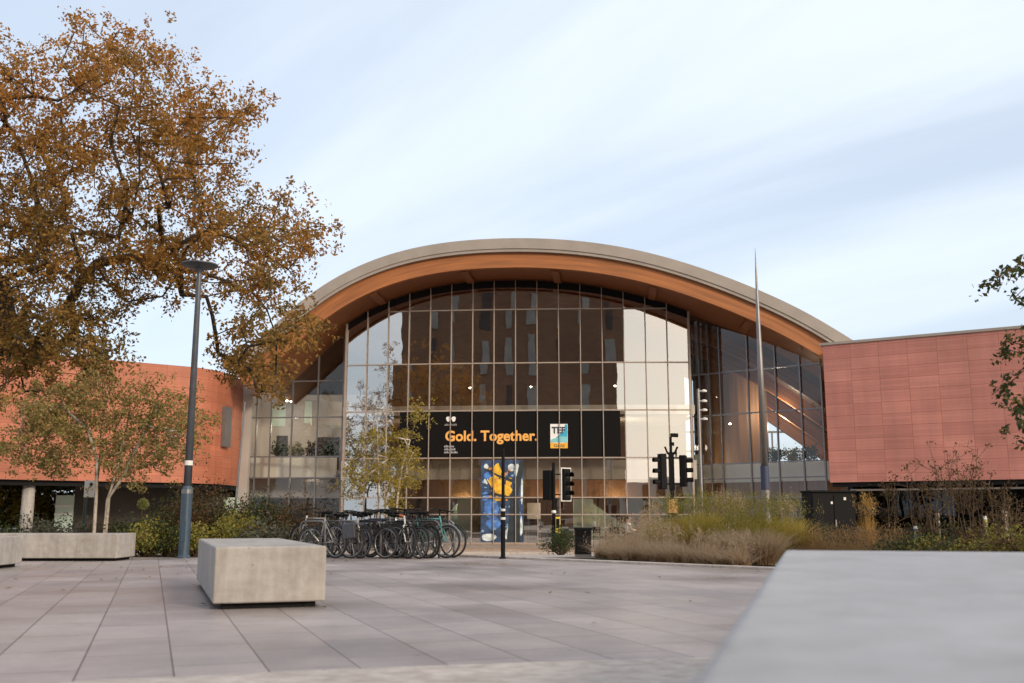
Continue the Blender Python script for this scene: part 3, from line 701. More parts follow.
strokes = lambda x0, x1, y, h, k, s: [[(x0+(x1-x0)*i/k, y), (x0+(x1-x0)*(i+0.66)/k, y), (x0+(x1-x0)*(i+0.66)/k, y+h*(0.7+0.3*((i*s) % 3)/2)), (x0+(x1-x0)*i/k, y+h*(0.7+0.3*((i*s) % 3)/2))] for i in range(k)]
flat_shape('small_print', mat('dim_print', (0.25, 0.25, 0.25), 0.6), 450.5, 426.5, strokes(-0.38, 0.38, 0, 0.13, 9, 2))
flat_shape('small_print', mat('grey_print', (0.42, 0.42, 0.45), 0.6), 451, 453.5, strokes(-0.42, 0.2, 0.34, 0.13, 7, 2)+strokes(-0.42, 0.28, 0.16, 0.13, 8, 5)+strokes(-0.42, 0.42, -0.02, 0.13, 10, 4))
# award poster at the right of the banner
pw = (phx(550.5)-phx(568))*AR; ph_h = zat(425, 61)-zat(449, 61); pa = phx(550.5); pz0 = zat(449, 61)
def poster_part(name, m, pts, off):
    mb = MB()
    for pl_ in pts: mb.add([arcp(pa-x*pw/AR, pz0+y*ph_h, off) for x, y in pl_], [tuple(range(len(pl_)))])
    return bpart(mb, name, m)
poster_part('award_poster', M['white'], [[(0, 0), (0.5, 0), (1, 0), (1, 1), (0.5, 1), (0, 1)]], 0.05)
poster_part('poster_wave', M['teal2'], [[(0.02, 0.24), (0.5, 0.24), (0.98, 0.24), (0.98, 0.62), (0.6, 0.55), (0.3, 0.42), (0.02, 0.36)]], 0.056)
poster_part('poster_wave', M['teal'], [[(0.3, 0.42), (0.6, 0.5), (0.98, 0.48), (0.98, 0.98), (0.86, 0.98), (0.8, 0.7), (0.55, 0.58)]], 0.062)
poster_part('poster_band', M['goldband'], [[(0, 0), (0.5, 0), (1, 0), (1, 0.24), (0.5, 0.21), (0, 0.24)]], 0.068)
def poster_text(s, x0, x1, y, m, bold, off, sy=1.0):
    vs, fs = text_mesh(s, 1.0, bold); a0 = min(v.x for v in vs); a1 = max(v.x for v in vs); k = (x1-x0)/(a1-a0)
    mb = MB(); mb.add([arcp(pa-(x0+(v.x-a0)*k)*pw/AR, pz0+y*ph_h+v.y*k*pw*sy, off) for v in vs], fs); return bpart(mb, 'lettering', m)
poster_text('TEF', 0.08, 0.86, 0.62, M['ink'], 0.03, 0.074, 1.05)
poster_text('Gold', 0.2, 0.8, 0.05, M['ink'], 0.0, 0.08, 0.8)

# painted panel of a tree standing just inside the glass
mu0, mu1 = phx(481), phx(523.5); mw = (mu0-mu1)*AR; mz0, mz1 = ZB+0.12, rows[2]-0.12
mur = empty('painted_panel', arcp((mu0+mu1)/2, mz0, -0.3), 'tall painted panel of a dark tree with yellow and blue leaves', 'mural')
def mpart(name, m, pts, off):
    mb = MB()
    for pl_ in pts:
        v = [arcp(mu0-x*mw/AR, mz0+y*(mz1-mz0), off) for x, y in pl_]; mb.add(v, [tuple(range(len(v)))])
    o = mb.build(name, m); o.parent = mur; o.matrix_parent_inverse = Matrix.Translation(-mur.location); return o
def daub(cx_, cy_, rx, ry, k=11):
    return [(cx_+rx*math.cos(t)*rnd.uniform(.7, 1.1), cy_+ry*math.sin(t)*rnd.uniform(.7, 1.1)) for t in np.linspace(0, 2*math.pi, k)[:-1]]
mc = lambda nm, c: mat(nm, c, 0.6, 0, 0.45, 3)
mpart('panel_ground', mc('mural_blue', (0.03, 0.06, 0.13)), [[(0, 0), (0.5, 0), (1, 0), (1, 1), (0.5, 1), (0, 1)]], 0.012)
mpart('painted_light', mc('mural_white', (0.60, 0.68, 0.74)), [daub(.85, .86, .08, .09), daub(.72, .9, .1, .05), daub(.2, .06, .17, .05), daub(.93, .2, .05, .16), daub(.96, .62, .03, .2), daub(.12, .74, .07, .04), daub(.62, .1, .06, .08), daub(.12, .92, .06, .04)], 0.016)
mpart('painted_pattern', mc('mural_bright_blue', (0.07, 0.20, 0.55)), [daub(.25, .4, .2, .14), daub(.3, .22, .18, .09), daub(.12, .55, .1, .06), daub(.9, .32, .06, .05), daub(.15, .8, .09, .05)], 0.02)
mpart('painted_leaves', mc('mural_yellow', (0.75, 0.42, 0.03)), [daub(.38, .86, .12, .1), daub(.28, .74, .1, .08), daub(.42, .66, .14, .11), daub(.6, .63, .13, .08), daub(.66, .73, .09, .06), daub(.4, .52, .1, .03), daub(.52, .78, .07, .05)], 0.024)
def limb(x0, y0, x1, y1, w0, w1): return [(x0-w0, y0), (x0+w0, y0), ((x0+x1)/2+(w0+w1)/2+.02, (y0+y1)/2+.01), (x1+w1, y1), (x1-w1, y1), ((x0+x1)/2-(w0+w1)/2+.02, (y0+y1)/2+.01)]
mpart('painted_pattern', mc('mural_pale_blue', (0.20, 0.38, 0.62)), [daub(rnd.uniform(.04, .95), rnd.uniform(.12, .97), rnd.uniform(.02, .06), rnd.uniform(.008, .022), 8) for _ in range(46)], 0.022)
mpart('painted_leaves', mc('mural_orange', (0.80, 0.30, 0.03)), [daub(rnd.uniform(.2, .7), rnd.uniform(.5, .93), rnd.uniform(.02, .05), rnd.uniform(.008, .02), 8) for _ in range(30)], 0.026)
mpart('painted_trunk', mc('mural_dark', (0.018, 0.028, 0.035)), [limb(.76, 0, .78, .55, .16, .09), limb(.78, .55, .97, .99, .08, .05), limb(.74, .52, .5, .55, .05, .03), [(.72, .5), (.72, .55), (.3, .6), (.02, .57), (.02, .56), (.3, .57)], [(.74, .72), (.76, .76), (.4, .82), (.1, .9), (.1, .89), (.4, .79)], [(.3, .58), (.34, .58), (.12, .78), (.1, .78)], [(.52, .56), (.56, .56), (.5, .98), (.48, .98)]], 0.028)

# ------------------------------------------------------------------ terracotta wings
def poly_wall(pts, z0, z1, name, m, parent, inv):
    mb = MB(); s = 0
    for a, b_ in zip(pts[:-1], pts[1:]):
        d = math.hypot(b_[0]-a[0], b_[1]-a[1])
        mb.add([(a[0], a[1], z0), (b_[0], b_[1], z0), (b_[0], b_[1], z1), (a[0], a[1], z1)], [(0, 1, 2, 3)], [[(s, z0), (s+d, z0), (s+d, z1), (s, z1)]]); s += d
    o = mb.build(name, m); o.parent = parent; o.matrix_parent_inverse = inv; return o
def make_wing(name, label, front, back, z0, z1, mm):
    e = empty(name, (front[0][0], front[0][1], gz(front[0][1])), label, 'building'); inv = Matrix.Translation(-e.location)
    ring = front+back; 
    poly_wall(ring+[ring[0]], z0, z1, 'wall', mm, e, inv)
    mb = MB(); mb.add([(x, y, z1) for x, y in ring], [tuple(range(len(ring)))]); mb.add([(x, y, z0) for x, y in ring], [tuple(range(len(ring)))])
    o = mb.build('roof', M['fascia']); o.parent = e; o.matrix_parent_inverse = inv
    return e, inv
def adopt(o, e, inv): o.parent = e; o.matrix_parent_inverse = inv; return o
# right wing
ya, yb_ = 54.0, 49.0
ra0 = (xat(826.5, ya, 6), ya); ra1 = (xat(1024, yb_, 6), yb_)
dx, dy = ra1[0]-ra0[0], ra1[1]-ra0[1]; dl = math.hypot(dx, dy); dx /= dl; dy /= dl
ra2 = (ra0[0]+dx*26, ra0[1]+dy*26); bx, by = -dy, dx
RZ0, RZ1 = zat(482.5, ya), zat(345.5, ya)
rw, rinv = make_wing('terracotta_building', 'pink terracotta panelled building over a dark ground floor, right of the arch', [ra0, ra2], [(ra2[0]+bx*14, ra2[1]+by*14), (ra0[0]+bx*14, ra0[1]+by*14)], RZ0, RZ1, M['red_right'])
ang = math.atan2(dy, dx); mid = Vector((ra0[0]+dx*13, ra0[1]+dy*13, 0))
mb = MB(); c = mid+Vector((bx, by, 0))*0.18; mb.box((c.x, c.y, RZ1+0.06), (26.3, 0.5, 0.14), ang); adopt(mb.build('coping', M['fascia']), rw, rinv)
mb = MB(); c = mid+Vector((bx, by, 0))*0.35; mb.box((c.x, c.y, RZ0-0.12), (25.8, 0.5, 0.22), ang); adopt(mb.build('soffit_edge', M['dark_metal']), rw, rinv)
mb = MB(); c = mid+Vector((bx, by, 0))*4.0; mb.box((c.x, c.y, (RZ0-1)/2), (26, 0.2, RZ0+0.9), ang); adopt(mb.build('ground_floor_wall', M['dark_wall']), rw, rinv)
mb = MB(); c = mid+Vector((bx, by, 0))*2.6; mb.box((c.x, c.y, (RZ0-1)/2), (25, 0.04, RZ0+0.7), ang); adopt(mb.build('ground_floor_glass', M['dark_glass']), rw, rinv)
mb = MB(); c = mid+Vector((bx, by, 0))*2.4; zr = zat(488.5, 52.5); mb.box((c.x, c.y, zr), (25, 0.12, 0.09), ang); adopt(mb.build('glazing_rail', M['sign_white']), rw, rinv)
for t in np.arange(0.8, 26, 2.9):
    p = Vector((ra0[0]+dx*t, ra0[1]+dy*t, 0))+Vector((bx, by, 0))*2.45
    mb = MB(); mb.box((p.x, p.y, (RZ0-1)/2), (0.08, 0.12, RZ0+0.8), ang); adopt(mb.build('glazing_bar', M['dark_metal']), rw, rinv)
# left wing, with a rounded end
lf = [(xat(-260, 44.5, 6), 44.5), (xat(0, 50.6, 6), 50.6), (xat(120, 54.4, 6), 54.4), (xat(190, 56.6, 6), 56.6)]
for px, yy in ((205, 57.4), (216, 58.2), (226, 59.4), (234, 60.9), (240, 62.5), (243, 64.2)): lf.append((xat(px, yy, 6), yy))
LZ0, LZ1 = zat(483, 56.6), zat(367, 56.6)
lw, linv = make_wing('terracotta_building', 'orange terracotta panelled building with a rounded end behind the oak', lf, [(xat(243, 64.2, 6)-1, 76), (-62, 66)], LZ0, LZ1, M['red_left'])
mb = MB()
off = [(x-0.1, y+0.25) for x, y in lf]
for a, b_ in zip(off[:-1], off[1:]):
    mb.add([(a[0], a[1], LZ0-0.28), (b_[0], b_[1], LZ0-0.28), (b_[0], b_[1], LZ0-0.004), (a[0], a[1], LZ0-0.004)], [(0, 1, 2, 3)])
adopt(mb.build('soffit_edge', M['dark_metal']), lw, linv)
wl = [(xat(72, 57), 57.0), (xat(130, 58.8), 58.8), (xat(200, 60.6), 60.6), (xat(236, 64.5), 64.5)]
mb = MB()
for a, b_ in zip(wl[:-1], wl[1:]):
    mb.add([(a[0], a[1], -1.0), (b_[0], b_[1], -1.0), (b_[0], b_[1], LZ0), (a[0], a[1], LZ0)], [(0, 1, 2, 3)])
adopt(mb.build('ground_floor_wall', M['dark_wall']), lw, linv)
for px, yy, c_ in ((64, 56.5, 'clear'), (231, 62.8, 'clear')):
    p = at(px, 515, yy); mb = MB(); mb.box((p.x, yy, 0.55), (1.0, 0.08, 3.0)); adopt(mb.build('glazed_door', M['mint']), lw, linv)
    for dz2 in (1.0, 1.45): 
        mb = MB(); mb.box((p.x, yy-0.08, dz2), (1.0, 0.05, 0.10)); adopt(mb.build('door_rail', M['sign_white']), lw, linv)
wa = math.atan2(59.4-58.2, xat(226, 59.4, 6)-xat(216, 58.2, 6)); p = at(226, 427, 59.2)
win = MB(); win.box((p.x, 59.2, p.z), (0.8, 0.3, 2.35), wa); wo = adopt(win.build('window', M['grey_metal']), lw, linv)
win = MB(); win.box((p.x+math.sin(wa)*0.15, 59.2-math.cos(wa)*0.15, p.z), (0.55, 0.05, 2.1), wa)
pn = win.build('pane', mat('pane_green', (0.09, 0.11, 0.09), 0.15)); pn.parent = wo; pn.matrix_parent_inverse = linv
for px, yy in ((28, 52.4), (-120, 49.4)):
    p = at(px, 500, yy); mb = MB(); mb.lathe([(0.33, -0.95), (0.30, LZ0)], (p.x, yy, 0), 16); adopt(mb.build('column', M['concrete'], smooth=True), lw, linv)
# railing below the left building
rl_ = empty('railing', (xat(30, 52), 49, gz(49)), 'low grey metal railing under the left terracotta building', 'railing'); inv = Matrix.Translation(-rl_.location)
x0, x1 = xat(-60, 49), xat(70, 49)
mb = MB(); mb.tube([(x0, 49, gz(49)+1.12), (x1, 49, gz(49)+1.12)], 0.03); mb.tube([(x0, 49, gz(49)+0.12), (x1, 49, gz(49)+0.12)], 0.02); o = mb.build('rail', M['grey_metal']); o.parent = rl_; o.matrix_parent_inverse = inv
for x in np.linspace(x0, x1, 34):
    mb = MB(); mb.tube([(x, 49, gz(49)), (x, 49, gz(49)+1.1)], 0.014, 6); o = mb.build('baluster', M['grey_metal']); o.parent = rl_; o.matrix_parent_inverse = inv

# ------------------------------------------------------------------ what the glass mirrors: blocks behind the viewer
def tower(p0, p1, depth, zt, label, cat='building', floors=8, bays=26, m=None, wm=None):
    d = Vector((p1[0]-p0[0], p1[1]-p0[1], 0)); L = d.length; d.normalize(); nn = Vector((d.y, -d.x, 0))   # nn: away from the pavilion
    if nn.dot(Vector((0, 60, 0))-Vector((p0[0], p0[1], 0))) > 0: nn = -nn
    P0, P1 = Vector((p0[0], p0[1], 0)), Vector((p1[0], p1[1], 0)); ring = [P0, P1, P1+nn*depth, P0+nn*depth]
    e = empty('apartment_block', P0, label, cat); inv = Matrix.Translation(-e.location)
    pts = [(v.x, v.y) for v in ring]
    poly_wall(pts+[pts[0]], -0.5, zt, 'wall', m or M['tower'], e, inv)
    mb = MB(); mb.add([(x, y, zt) for x, y in pts], [(0, 1, 2, 3)]); adopt(mb.build('roof', M['roof']), e, inv)
    a = math.atan2(d.y, d.x); fh = zt/floors
    for i in range(bays):
        t = (i+0.5)/bays*L; c = P0+d*t-nn*0.06
        for j in range(0, floors, 2):
            ww = rnd.choice([0.9, 1.1, 1.5]); mb = MB(); mb.box((c.x, c.y, fh*(j+1.05)), (ww, 0.16, fh*1.55), a)
            adopt(mb.build('window', (wm or M['tower_white']) if (i*7+j*3) % 5 else M['dark_wall']), e, inv)
    return e
tower((-36, -19), (12.2, -27), 16, 38, 'tall brown brick block with narrow pale windows, mirrored in the glass front', floors=11, bays=9)
tower((14, -62), (52, -54), 14, 7.5, 'low pale block mirrored at the right of the glass front', floors=4, bays=9, m=M['white_wall'], wm=M['dark_wall'])

# ------------------------------------------------------------------ vegetation
def leaf_quads(P, size, rng, D=None, aspect=0.55, up=0.35):
    """kite shaped leaves at points P"""
    k = len(P); N = rng.normal(size=(k, 3)); N[:, 2] += up; N /= np.linalg.norm(N, axis=1)[:, None]
    T = rng.normal(size=(k, 3)) if D is None else D+rng.normal(size=(k, 3))*0.6
    T -= N*(T*N).sum(1)[:, None]; T /= np.linalg.norm(T, axis=1)[:, None]+1e-9; W = np.cross(N, T)
    s = (size*rng.uniform(0.65, 1.3, k))[:, None]
    V = np.empty((k, 4, 3)); V[:, 0] = P-T*s*0.5; V[:, 1] = P+W*s*0.5*aspect+T*s*0.05+N*s*0.08; V[:, 2] = P+T*s*0.55; V[:, 3] = P-W*s*0.5*aspect+T*s*0.05+N*s*0.08
    return V.reshape(-1, 3), np.arange(4*k).reshape(-1, 4)

def grow(root, targets, rng, step=0.55, bend=0.25, start_nodes=None):
    """connect every target to the nearest point of the tree grown so far (nearest targets first)"""
    nodes = [np.array(q, float) for q in (start_nodes or [root])]; par = [-1]+list(range(len(nodes)-1))
    T = np.array(targets); base = nodes[-1]
    order = np.argsort(np.linalg.norm(T-base, axis=1)); tips = []
    arr = np.zeros((len(nodes)+len(T)*40, 3)); arr[:len(nodes)] = nodes; cnt = len(nodes); par = par+[0]*(len(arr)-len(par))
    first = len(nodes)-max(1, len(nodes)//3)
    for ti in order:
        t = T[ti]; cand = arr[first:cnt]
        d = np.linalg.norm(cand-t, axis=1)
        below = np.maximum(0, cand[:, 2]-t[2]); j = first+int(np.argmin(d+0.35*below))
        a = arr[j].copy(); L = np.linalg.norm(t-a); k = max(1, int(L/step)); cur = j
        side = rng.normal(size=3)*L*bend*0.3; side[2] -= 0.04*L
        for q in range(1, k+1):
            f = q/k; p = a+(t-a)*f+side*math.sin(math.pi*f)+rng.normal(size=3)*0.03*step
            if cnt >= len(arr): break
            arr[cnt] = p; par[cnt] = cur; cur = cnt; cnt += 1
        tips.append(cur)
    return arr[:cnt], par[:cnt], tips

def skeleton_mesh(name, arr, par, r_tip, expo, m, parent, rmax=None, sides=6):
    cnt = len(arr); w_ = np.ones(cnt)*0.0; kids = [[] for _ in range(cnt)]
    for i in range(1, cnt): kids[par[i]].append(i)
    for i in range(cnt-1, -1, -1):
        w_[i] = max(1.0, w_[i])
        if par[i] >= 0: w_[par[i]] += w_[i] if len(kids[i]) != 1 or True else 0
    # pipe model on tips, so count tips only
    tip = np.zeros(cnt)
    for i in range(cnt-1, -1, -1):
        if not kids[i]: tip[i] = 1
        if par[i] >= 0: tip[par[i]] += tip[i]
    rad = r_tip*tip**expo
    if rmax: rad = np.minimum(rad, rmax)
    mb = MB(); fine_mb = MB()
    stack = [0]
    while stack:   # follow the thickest child as one tube
        i = stack.pop(); line = [par[i]] if par[i] >= 0 else []; rr_ = [min(rad[par[i]], rad[i]*1.15)] if par[i] >= 0 else []
        cur = i
        while True:
            line.append(cur); rr_.append(rad[cur])
            if not kids[cur]: break
            ks = sorted(kids[cur], key=lambda q: -rad[q]); stack += ks[1:]; cur = ks[0]
        if len(line) > 1:
            (fine_mb if (m == M['birch'] and rr_[0] < 0.021) else mb).tube([arr[q] for q in line], [float(x) for x in rr_], sides if rr_[0] > 0.04 else 4)
    o = mb.build(name, m, smooth=True); adopt(o, parent, Matrix.Translation(-parent.location))
    if fine_mb.v: adopt(fine_mb.build('branches', M['twig'], smooth=True), parent, Matrix.Translation(-parent.location))
    return o

def blob_points(blobs, k, rng, Y0, dY):
    tot = sum(b_[2]**2 for b_ in blobs); out = []
    for px, py, r_ in blobs:
        for _ in range(max(1, int(round(k*r_*r_/tot)))):
            a = rng.uniform(0, 2*math.pi); q = r_*math.sqrt(rng.uniform(0, 1))
            Y = Y0+float(np.clip(rng.normal()*dY, -1.6*dY, 2*dY)); out.append(np.array(at(px+q*math.cos(a), py+q*math.sin(a), Y)))
    return out

# --- the big oak
rng = np.random.default_rng(11)
OY = 28.0; obase = Vector((xat(-62, OY), OY, gz(OY)))
oak = empty('oak_tree', obase, 'tall spreading oak with rusty orange autumn leaves', 'tree')
blobs = [(20, 95, 38), (78, 56, 34), (122, 58, 31), (165, 84, 36), (210, 110, 34), (246, 118, 17), (30, 170, 50), (90, 130, 55), (150, 150, 52), (203, 160, 38),
         (20, 250, 45), (75, 222, 50), (130, 222, 42), (180, 212, 38), (225, 215, 30), (270, 212, 28), (308, 222, 24), (290, 258, 28), (250, 262, 34), (198, 268, 34),
         (150, 283, 32), (100, 288, 36), (48, 312, 42), (12, 340, 40), (268, 308, 34), (300, 328, 22), (258, 348, 33), (235, 372, 26), (272, 384, 18), (62, 352, 36), (110, 340, 22), (20, 392, 30), (100, 380, 24),
         (-60, 110, 70), (-70, 220, 80), (-150, 180, 80), (-160, 290, 70), (-60, 320, 60), (-40, 70, 45), (-130, 380, 40)]
tg = blob_points(blobs, 1000, rng, OY, 2.4)
tr = [obase+Vector((0, 0, 0)), obase+Vector((0.05, 0, 1.2)), obase+Vector((0.2, 0.05, 2.4)), obase+Vector((0.5, 0.1, 3.6)), obase+Vector((0.75, 0.1, 4.6)), obase+Vector((0.9, 0.2, 5.6)), obase+Vector((1.2, 0.2, 6.8))]
arr, par, tips = grow(tr[0], tg, rng, 0.6, 0.35, tr)
skeleton_mesh('trunk', arr, par, 0.016, 0.5, M['bark'], oak, 0.5)
P = []
for t in tips:
    c = arr[t]; b_ = arr[par[t]]
    k = int(rng.integers(88, 155)); sp = rng.uniform(0.2, 0.38)
    sub = c+rng.normal(size=(7, 3))*np.array([1, 1, .8])*sp*1.05; sub[0] = (c+b_)/2
    q = sub[rng.integers(0, 7, k)]+rng.normal(size=(k, 3))*rng.uniform(0.07, 0.13)
    P.append(q)
P = np.concatenate(P); V, Fq = leaf_quads(P, 0.118, rng)
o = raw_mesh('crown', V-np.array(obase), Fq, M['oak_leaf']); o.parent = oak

def small_tree(name, label, Y, stems, blobs, k, dY, lm, nleaf, lsize, spread, bark, group=None, r_tip=0.009, seed=3, rmax=0.07):
    g = np.random.default_rng(seed); b0 = at(stems[0][0][0], stems[0][0][1], Y); base = Vector((b0.x, Y, gz(Y)))
    e = empty(name, base, label, 'tree', group); tg = blob_points(blobs, k, g, Y, dY); PP = []
    # one skeleton per stem; targets go to the nearest stem
    heads = [at(s_[-1][0], s_[-1][1], Y) for s_ in stems]
    sets = [[] for _ in stems]
    for t in tg:
        sets[int(np.argmin([np.linalg.norm(t-np.array(h)) for h in heads]))].append(t)
    for s_, st in zip(stems, sets):
        pts = [at(x, y, Y) for x, y in s_]; pts[0].z = gz(Y)
        fine = []
        for a, b_ in zip(pts[:-1], pts[1:]):
            kk = max(1, int((b_-a).length/0.3)); fine += [a+(b_-a)*(q/kk) for q in range(kk)]
        fine.append(pts[-1])
        if not st: st = [np.array(pts[-1])]
        arr, par, tips = grow(fine[0], st, g, 0.28, 0.35, fine)
        skeleton_mesh('trunk', arr, par, r_tip, 0.5, bark, e, rmax, 6)
        for t in tips:
            sub = arr[t]+g.normal(size=(6, 3))*spread; sub[0] = arr[t]
            PP.append(sub[g.integers(0, 6, nleaf)]+g.normal(size=(nleaf, 3))*np.asarray(spread)*0.33)
    PP = np.concatenate(PP); V, Fq = leaf_quads(PP, lsize, g)
    o = raw_mesh('crown', V-np.array(base), Fq, lm); o.parent = e
    return e
small_tree('birch_tree', 'multi-stemmed young birch with brown and olive leaves behind the long concrete bench', 24.0,
           [[(92, 538), (95, 500), (99, 470), (101, 430), (108, 395)], [(103, 538), (107, 500), (112, 486), (122, 450), (130, 410)], [(105, 538), (109, 497), (122, 478), (140, 441), (158, 410)], [(94, 538), (96, 500), (97, 460), (88, 430), (60, 405)]],
           [(30, 430, 32), (60, 405, 34), (100, 395, 32), (140, 400, 30), (175, 415, 28), (195, 425, 18), (60, 440, 32), (100, 440, 34), (140, 440, 30), (172, 447, 24), (20, 455, 18), (60, 462, 18), (120, 468, 22), (160, 468, 14)],
           215, 0.9, M['birch_leaf'], 84, 0.08, np.array([0.22, 0.22, 0.18]), M['birch'], seed=5, rmax=0.048, r_tip=0.0075)
small_tree('birch_tree', 'slender white-trunked birch with sparse yellow leaves, left of the two behind the bicycles', 29.0,
           [[(380, 545), (379, 500), (378, 455), (377, 420)]], [(362, 470, 16), (375, 440, 14), (355, 490, 12), (383, 478, 14), (395, 455, 8)], 46, 0.5, M['yellow_leaf'], 58, 0.075, 0.17, M['birch'], 'birches behind the bicycles', seed=8, rmax=0.06)
small_tree('birch_tree', 'slender white-trunked birch with a taller yellow crown, right of the two behind the bicycles', 29.6,
           [[(395, 545), (397, 500), (401, 470), (410, 440), (418, 412)]], [(414, 418, 9), (418, 412, 6), (404, 443, 13), (409, 465, 14), (400, 485, 13), (416, 480, 8), (394, 505, 10)], 54, 0.5, M['yellow_leaf'], 58, 0.075, 0.17, M['birch'], 'birches behind the bicycles', seed=9, rmax=0.06)
small_tree('birch_tree', 'birch reaching in from the right edge with small green and yellowing leaves', 14.0,
           [[(1110, 600), (1104, 480), (1100, 380), (1090, 260), (1085, 150)]],
           [(1018, 268, 10), (1003, 278, 8), (994, 290, 6), (1020, 300, 7), (1012, 350, 12), (1020, 372, 12), (1004, 390, 9), (1015, 408, 13), (997, 402, 6), (1020, 430, 8), (1070, 250, 40), (1080, 350, 50), (1120, 200, 50), (1130, 300, 50), (1060, 420, 30), (1140, 400, 40)], 150, 0.7, M['edge_leaf'], 60, 0.085, 0.13, M['birch'], seed=14, rmax=0.09, r_tip=0.006)

def mound(name, label, c, r_, hgt, lm, nleaf, lsize, seed, cat='shrub', group=None, stems=9, bark=None, up=0.5):
    g = np.random.default_rng(seed); base = Vector((c[0], c[1], gz(c[1]))); e = empty(name, base, label, cat, group)
    mb = MB(); ends = []
    for i in range(stems*3):
        a = g.uniform(0, 2*math.pi); q = r_*math.sqrt(g.uniform(0.02, 1)); z = hgt*g.uniform(0.45, 1.0)*(1-0.45*(q/r_)**2)
        p1 = Vector((q*math.cos(a), q*math.sin(a), z)); p0 = Vector((p1.x*0.15, p1.y*0.15, 0)); md = (p0+p1)/2+Vector((g.normal()*0.05, g.normal()*0.05, 0.06))
        mb.tube([p0, md, p1], [0.014, 0.009, 0.004], 4); ends += [np.array(p1)]*2+[np.array(md)]
    o = mb.build('stems', bark or M['twig']); o.parent = e
    E_ = np.array(ends); idx = g.integers(0, len(E_), nleaf); PP = E_[idx]+g.normal(size=(nleaf, 3))*np.array([r_*0.17, r_*0.17, hgt*0.13]); PP[:, 2] = np.abs(PP[:, 2])+0.02
    V, Fq = leaf_quads(PP, lsize, g, up=up); o = raw_mesh('foliage', V, Fq, lm); o.parent = e
    return e
def tuft(name, label, c, r_, hgt, bm, n_, seed, cat='grass clump', group=None, lean=0.55, wd=0.012, plume=None, n_pl=0):
    """arching blades out of one crown"""
    g = np.random.default_rng(seed); base = Vector((c[0], c[1], gz(c[1]))); e = empty(name, base, label, cat, group)
    def blades(n_, h0, h1, wd, lean, rr):
        a = g.uniform(0, 2*math.pi, n_); b0 = rr*0.35*np.sqrt(g.uniform(0, 1, n_)); a0 = g.uniform(0, 2*math.pi, n_)
        h = hgt*g.uniform(h0, h1, n_); out = lean*g.uniform(0.1, 1.0, n_)*rr
        S = 4; V = np.zeros((n_, S*2, 3))
        for s_ in range(S):
            f = s_/(S-1); rad = b0; x = rad*np.cos(a0)+out*f**1.7*np.cos(a); y = rad*np.sin(a0)+out*f**1.7*np.sin(a); z = h*(f-0.22*f**3*(out/(rr+1e-6)))
            ww = wd*(1-0.85*f)
            px_, py_ = -np.sin(a+0.8), np.cos(a+0.8)
            V[:, 2*s_, 0] = x-px_*ww; V[:, 2*s_, 1] = y-py_*ww; V[:, 2*s_, 2] = z
            V[:, 2*s_+1, 0] = x+px_*ww; V[:, 2*s_+1, 1] = y+py_*ww; V[:, 2*s_+1, 2] = z
        k = np.arange(n_)[:, None, None]*(S*2); q = np.array([[2*i, 2*i+1, 2*i+3, 2*i+2] for i in range(S-1)])[None]
        return V.reshape(-1, 3), (k+q).reshape(-1, 4), V[:, -1], h
    V, Fq, tip, h = blades(n_, 0.45, 1.0, wd, lean, r_); o = raw_mesh('blades', V, Fq, bm); o.parent = e
    if plume is not None:
        V, Fq, tip, h = blades(n_pl, 1.05, 1.35, wd*0.5, lean*0.6, r_)
        PP = np.repeat(tip, 14, 0)+g.normal(size=(n_pl*14, 3))*np.array([0.025, 0.025, 0.09]); V2, F2 = leaf_quads(PP, 0.05, g, D=np.array([[0, 0, 1.5]]), aspect=0.3)
        o = raw_mesh('plumes', np.concatenate([V, V2]), np.concatenate([Fq, F2+len(V)]), plume); o.parent = e
    return e

# left bed: a bank of shrubs behind the lamp and the blocks
left_bed = [  # px, Y, half width m, height m, leaves, what it looks like
    (150, 22.6, .55, .72, 'lime', 'low yellow-green shrub at the end of the long concrete bench'), (166, 22.8, .5, .66, 'green', 'low dark green shrub just left of the lamp post foot'),
    (196, 23.0, .5, .75, 'lime', 'small yellow-green shrub right behind the lamp post foot'), (146, 24.0, .75, 1.0, 'green', 'rounded green shrub behind the low ones beside the bench end'),
    (172, 24.6, .8, 1.25, 'brown', 'brown shrub left of the lamp post'), (205, 25.0, .95, 1.7, 'brown', 'tall brown leaved shrub right of the lamp post'),
    (222, 26.0, .9, 1.45, 'silver', 'grey-green shrub behind the square concrete block'), (236, 23.6, .65, .95, 'lime', 'yellow-green shrub over the back of the square concrete block'),
    (252, 25.4, .9, 1.55, 'green', 'dark green shrub over the middle of the square concrete block'), (262, 23.2, .6, .85, 'silver', 'low grey-green shrub behind the right half of the square block'),
    (283, 24.4, .75, 1.3, 'brown', 'brown twiggy shrub left of the bicycles'), (305, 25.6, .8, 1.5, 'brown', 'tall brown shrub behind the leftmost bicycles'),
    (318, 24.0, .5, .85, 'green', 'dark green shrub between the leftmost bicycles and the square block'), (185, 27.0, 1.0, 1.6, 'green', 'dark green shrub in the shade below the left building'),
    (128, 26.5, .9, .95, 'silver', 'pale grey-green shrub behind the birch stems'), (60, 25.6, 1.0, .95, 'silver', 'grey-green shrub over the middle of the long bench'),
    (25, 26.0, .9, .9, 'green', 'dark green shrub over the left end of the long bench'), (104, 25.4, .6, .85, 'brown', 'brown shrub at the foot of the birch stems')]
LM = {'lime': 'lime_leaf', 'green': 'green_leaf', 'brown': 'brown_leaf', 'silver': 'silver_leaf'}
for i, (px, Y, r_, h, k, lab) in enumerate(left_bed):
    mound('shrub', lab, (xat(px, Y), Y), r_, h, M[LM[k]], int(2600*r_*h/0.8), 0.075 if k != 'brown' else 0.06, 40+i, 'shrub', 'shrubs of the left planting bed')
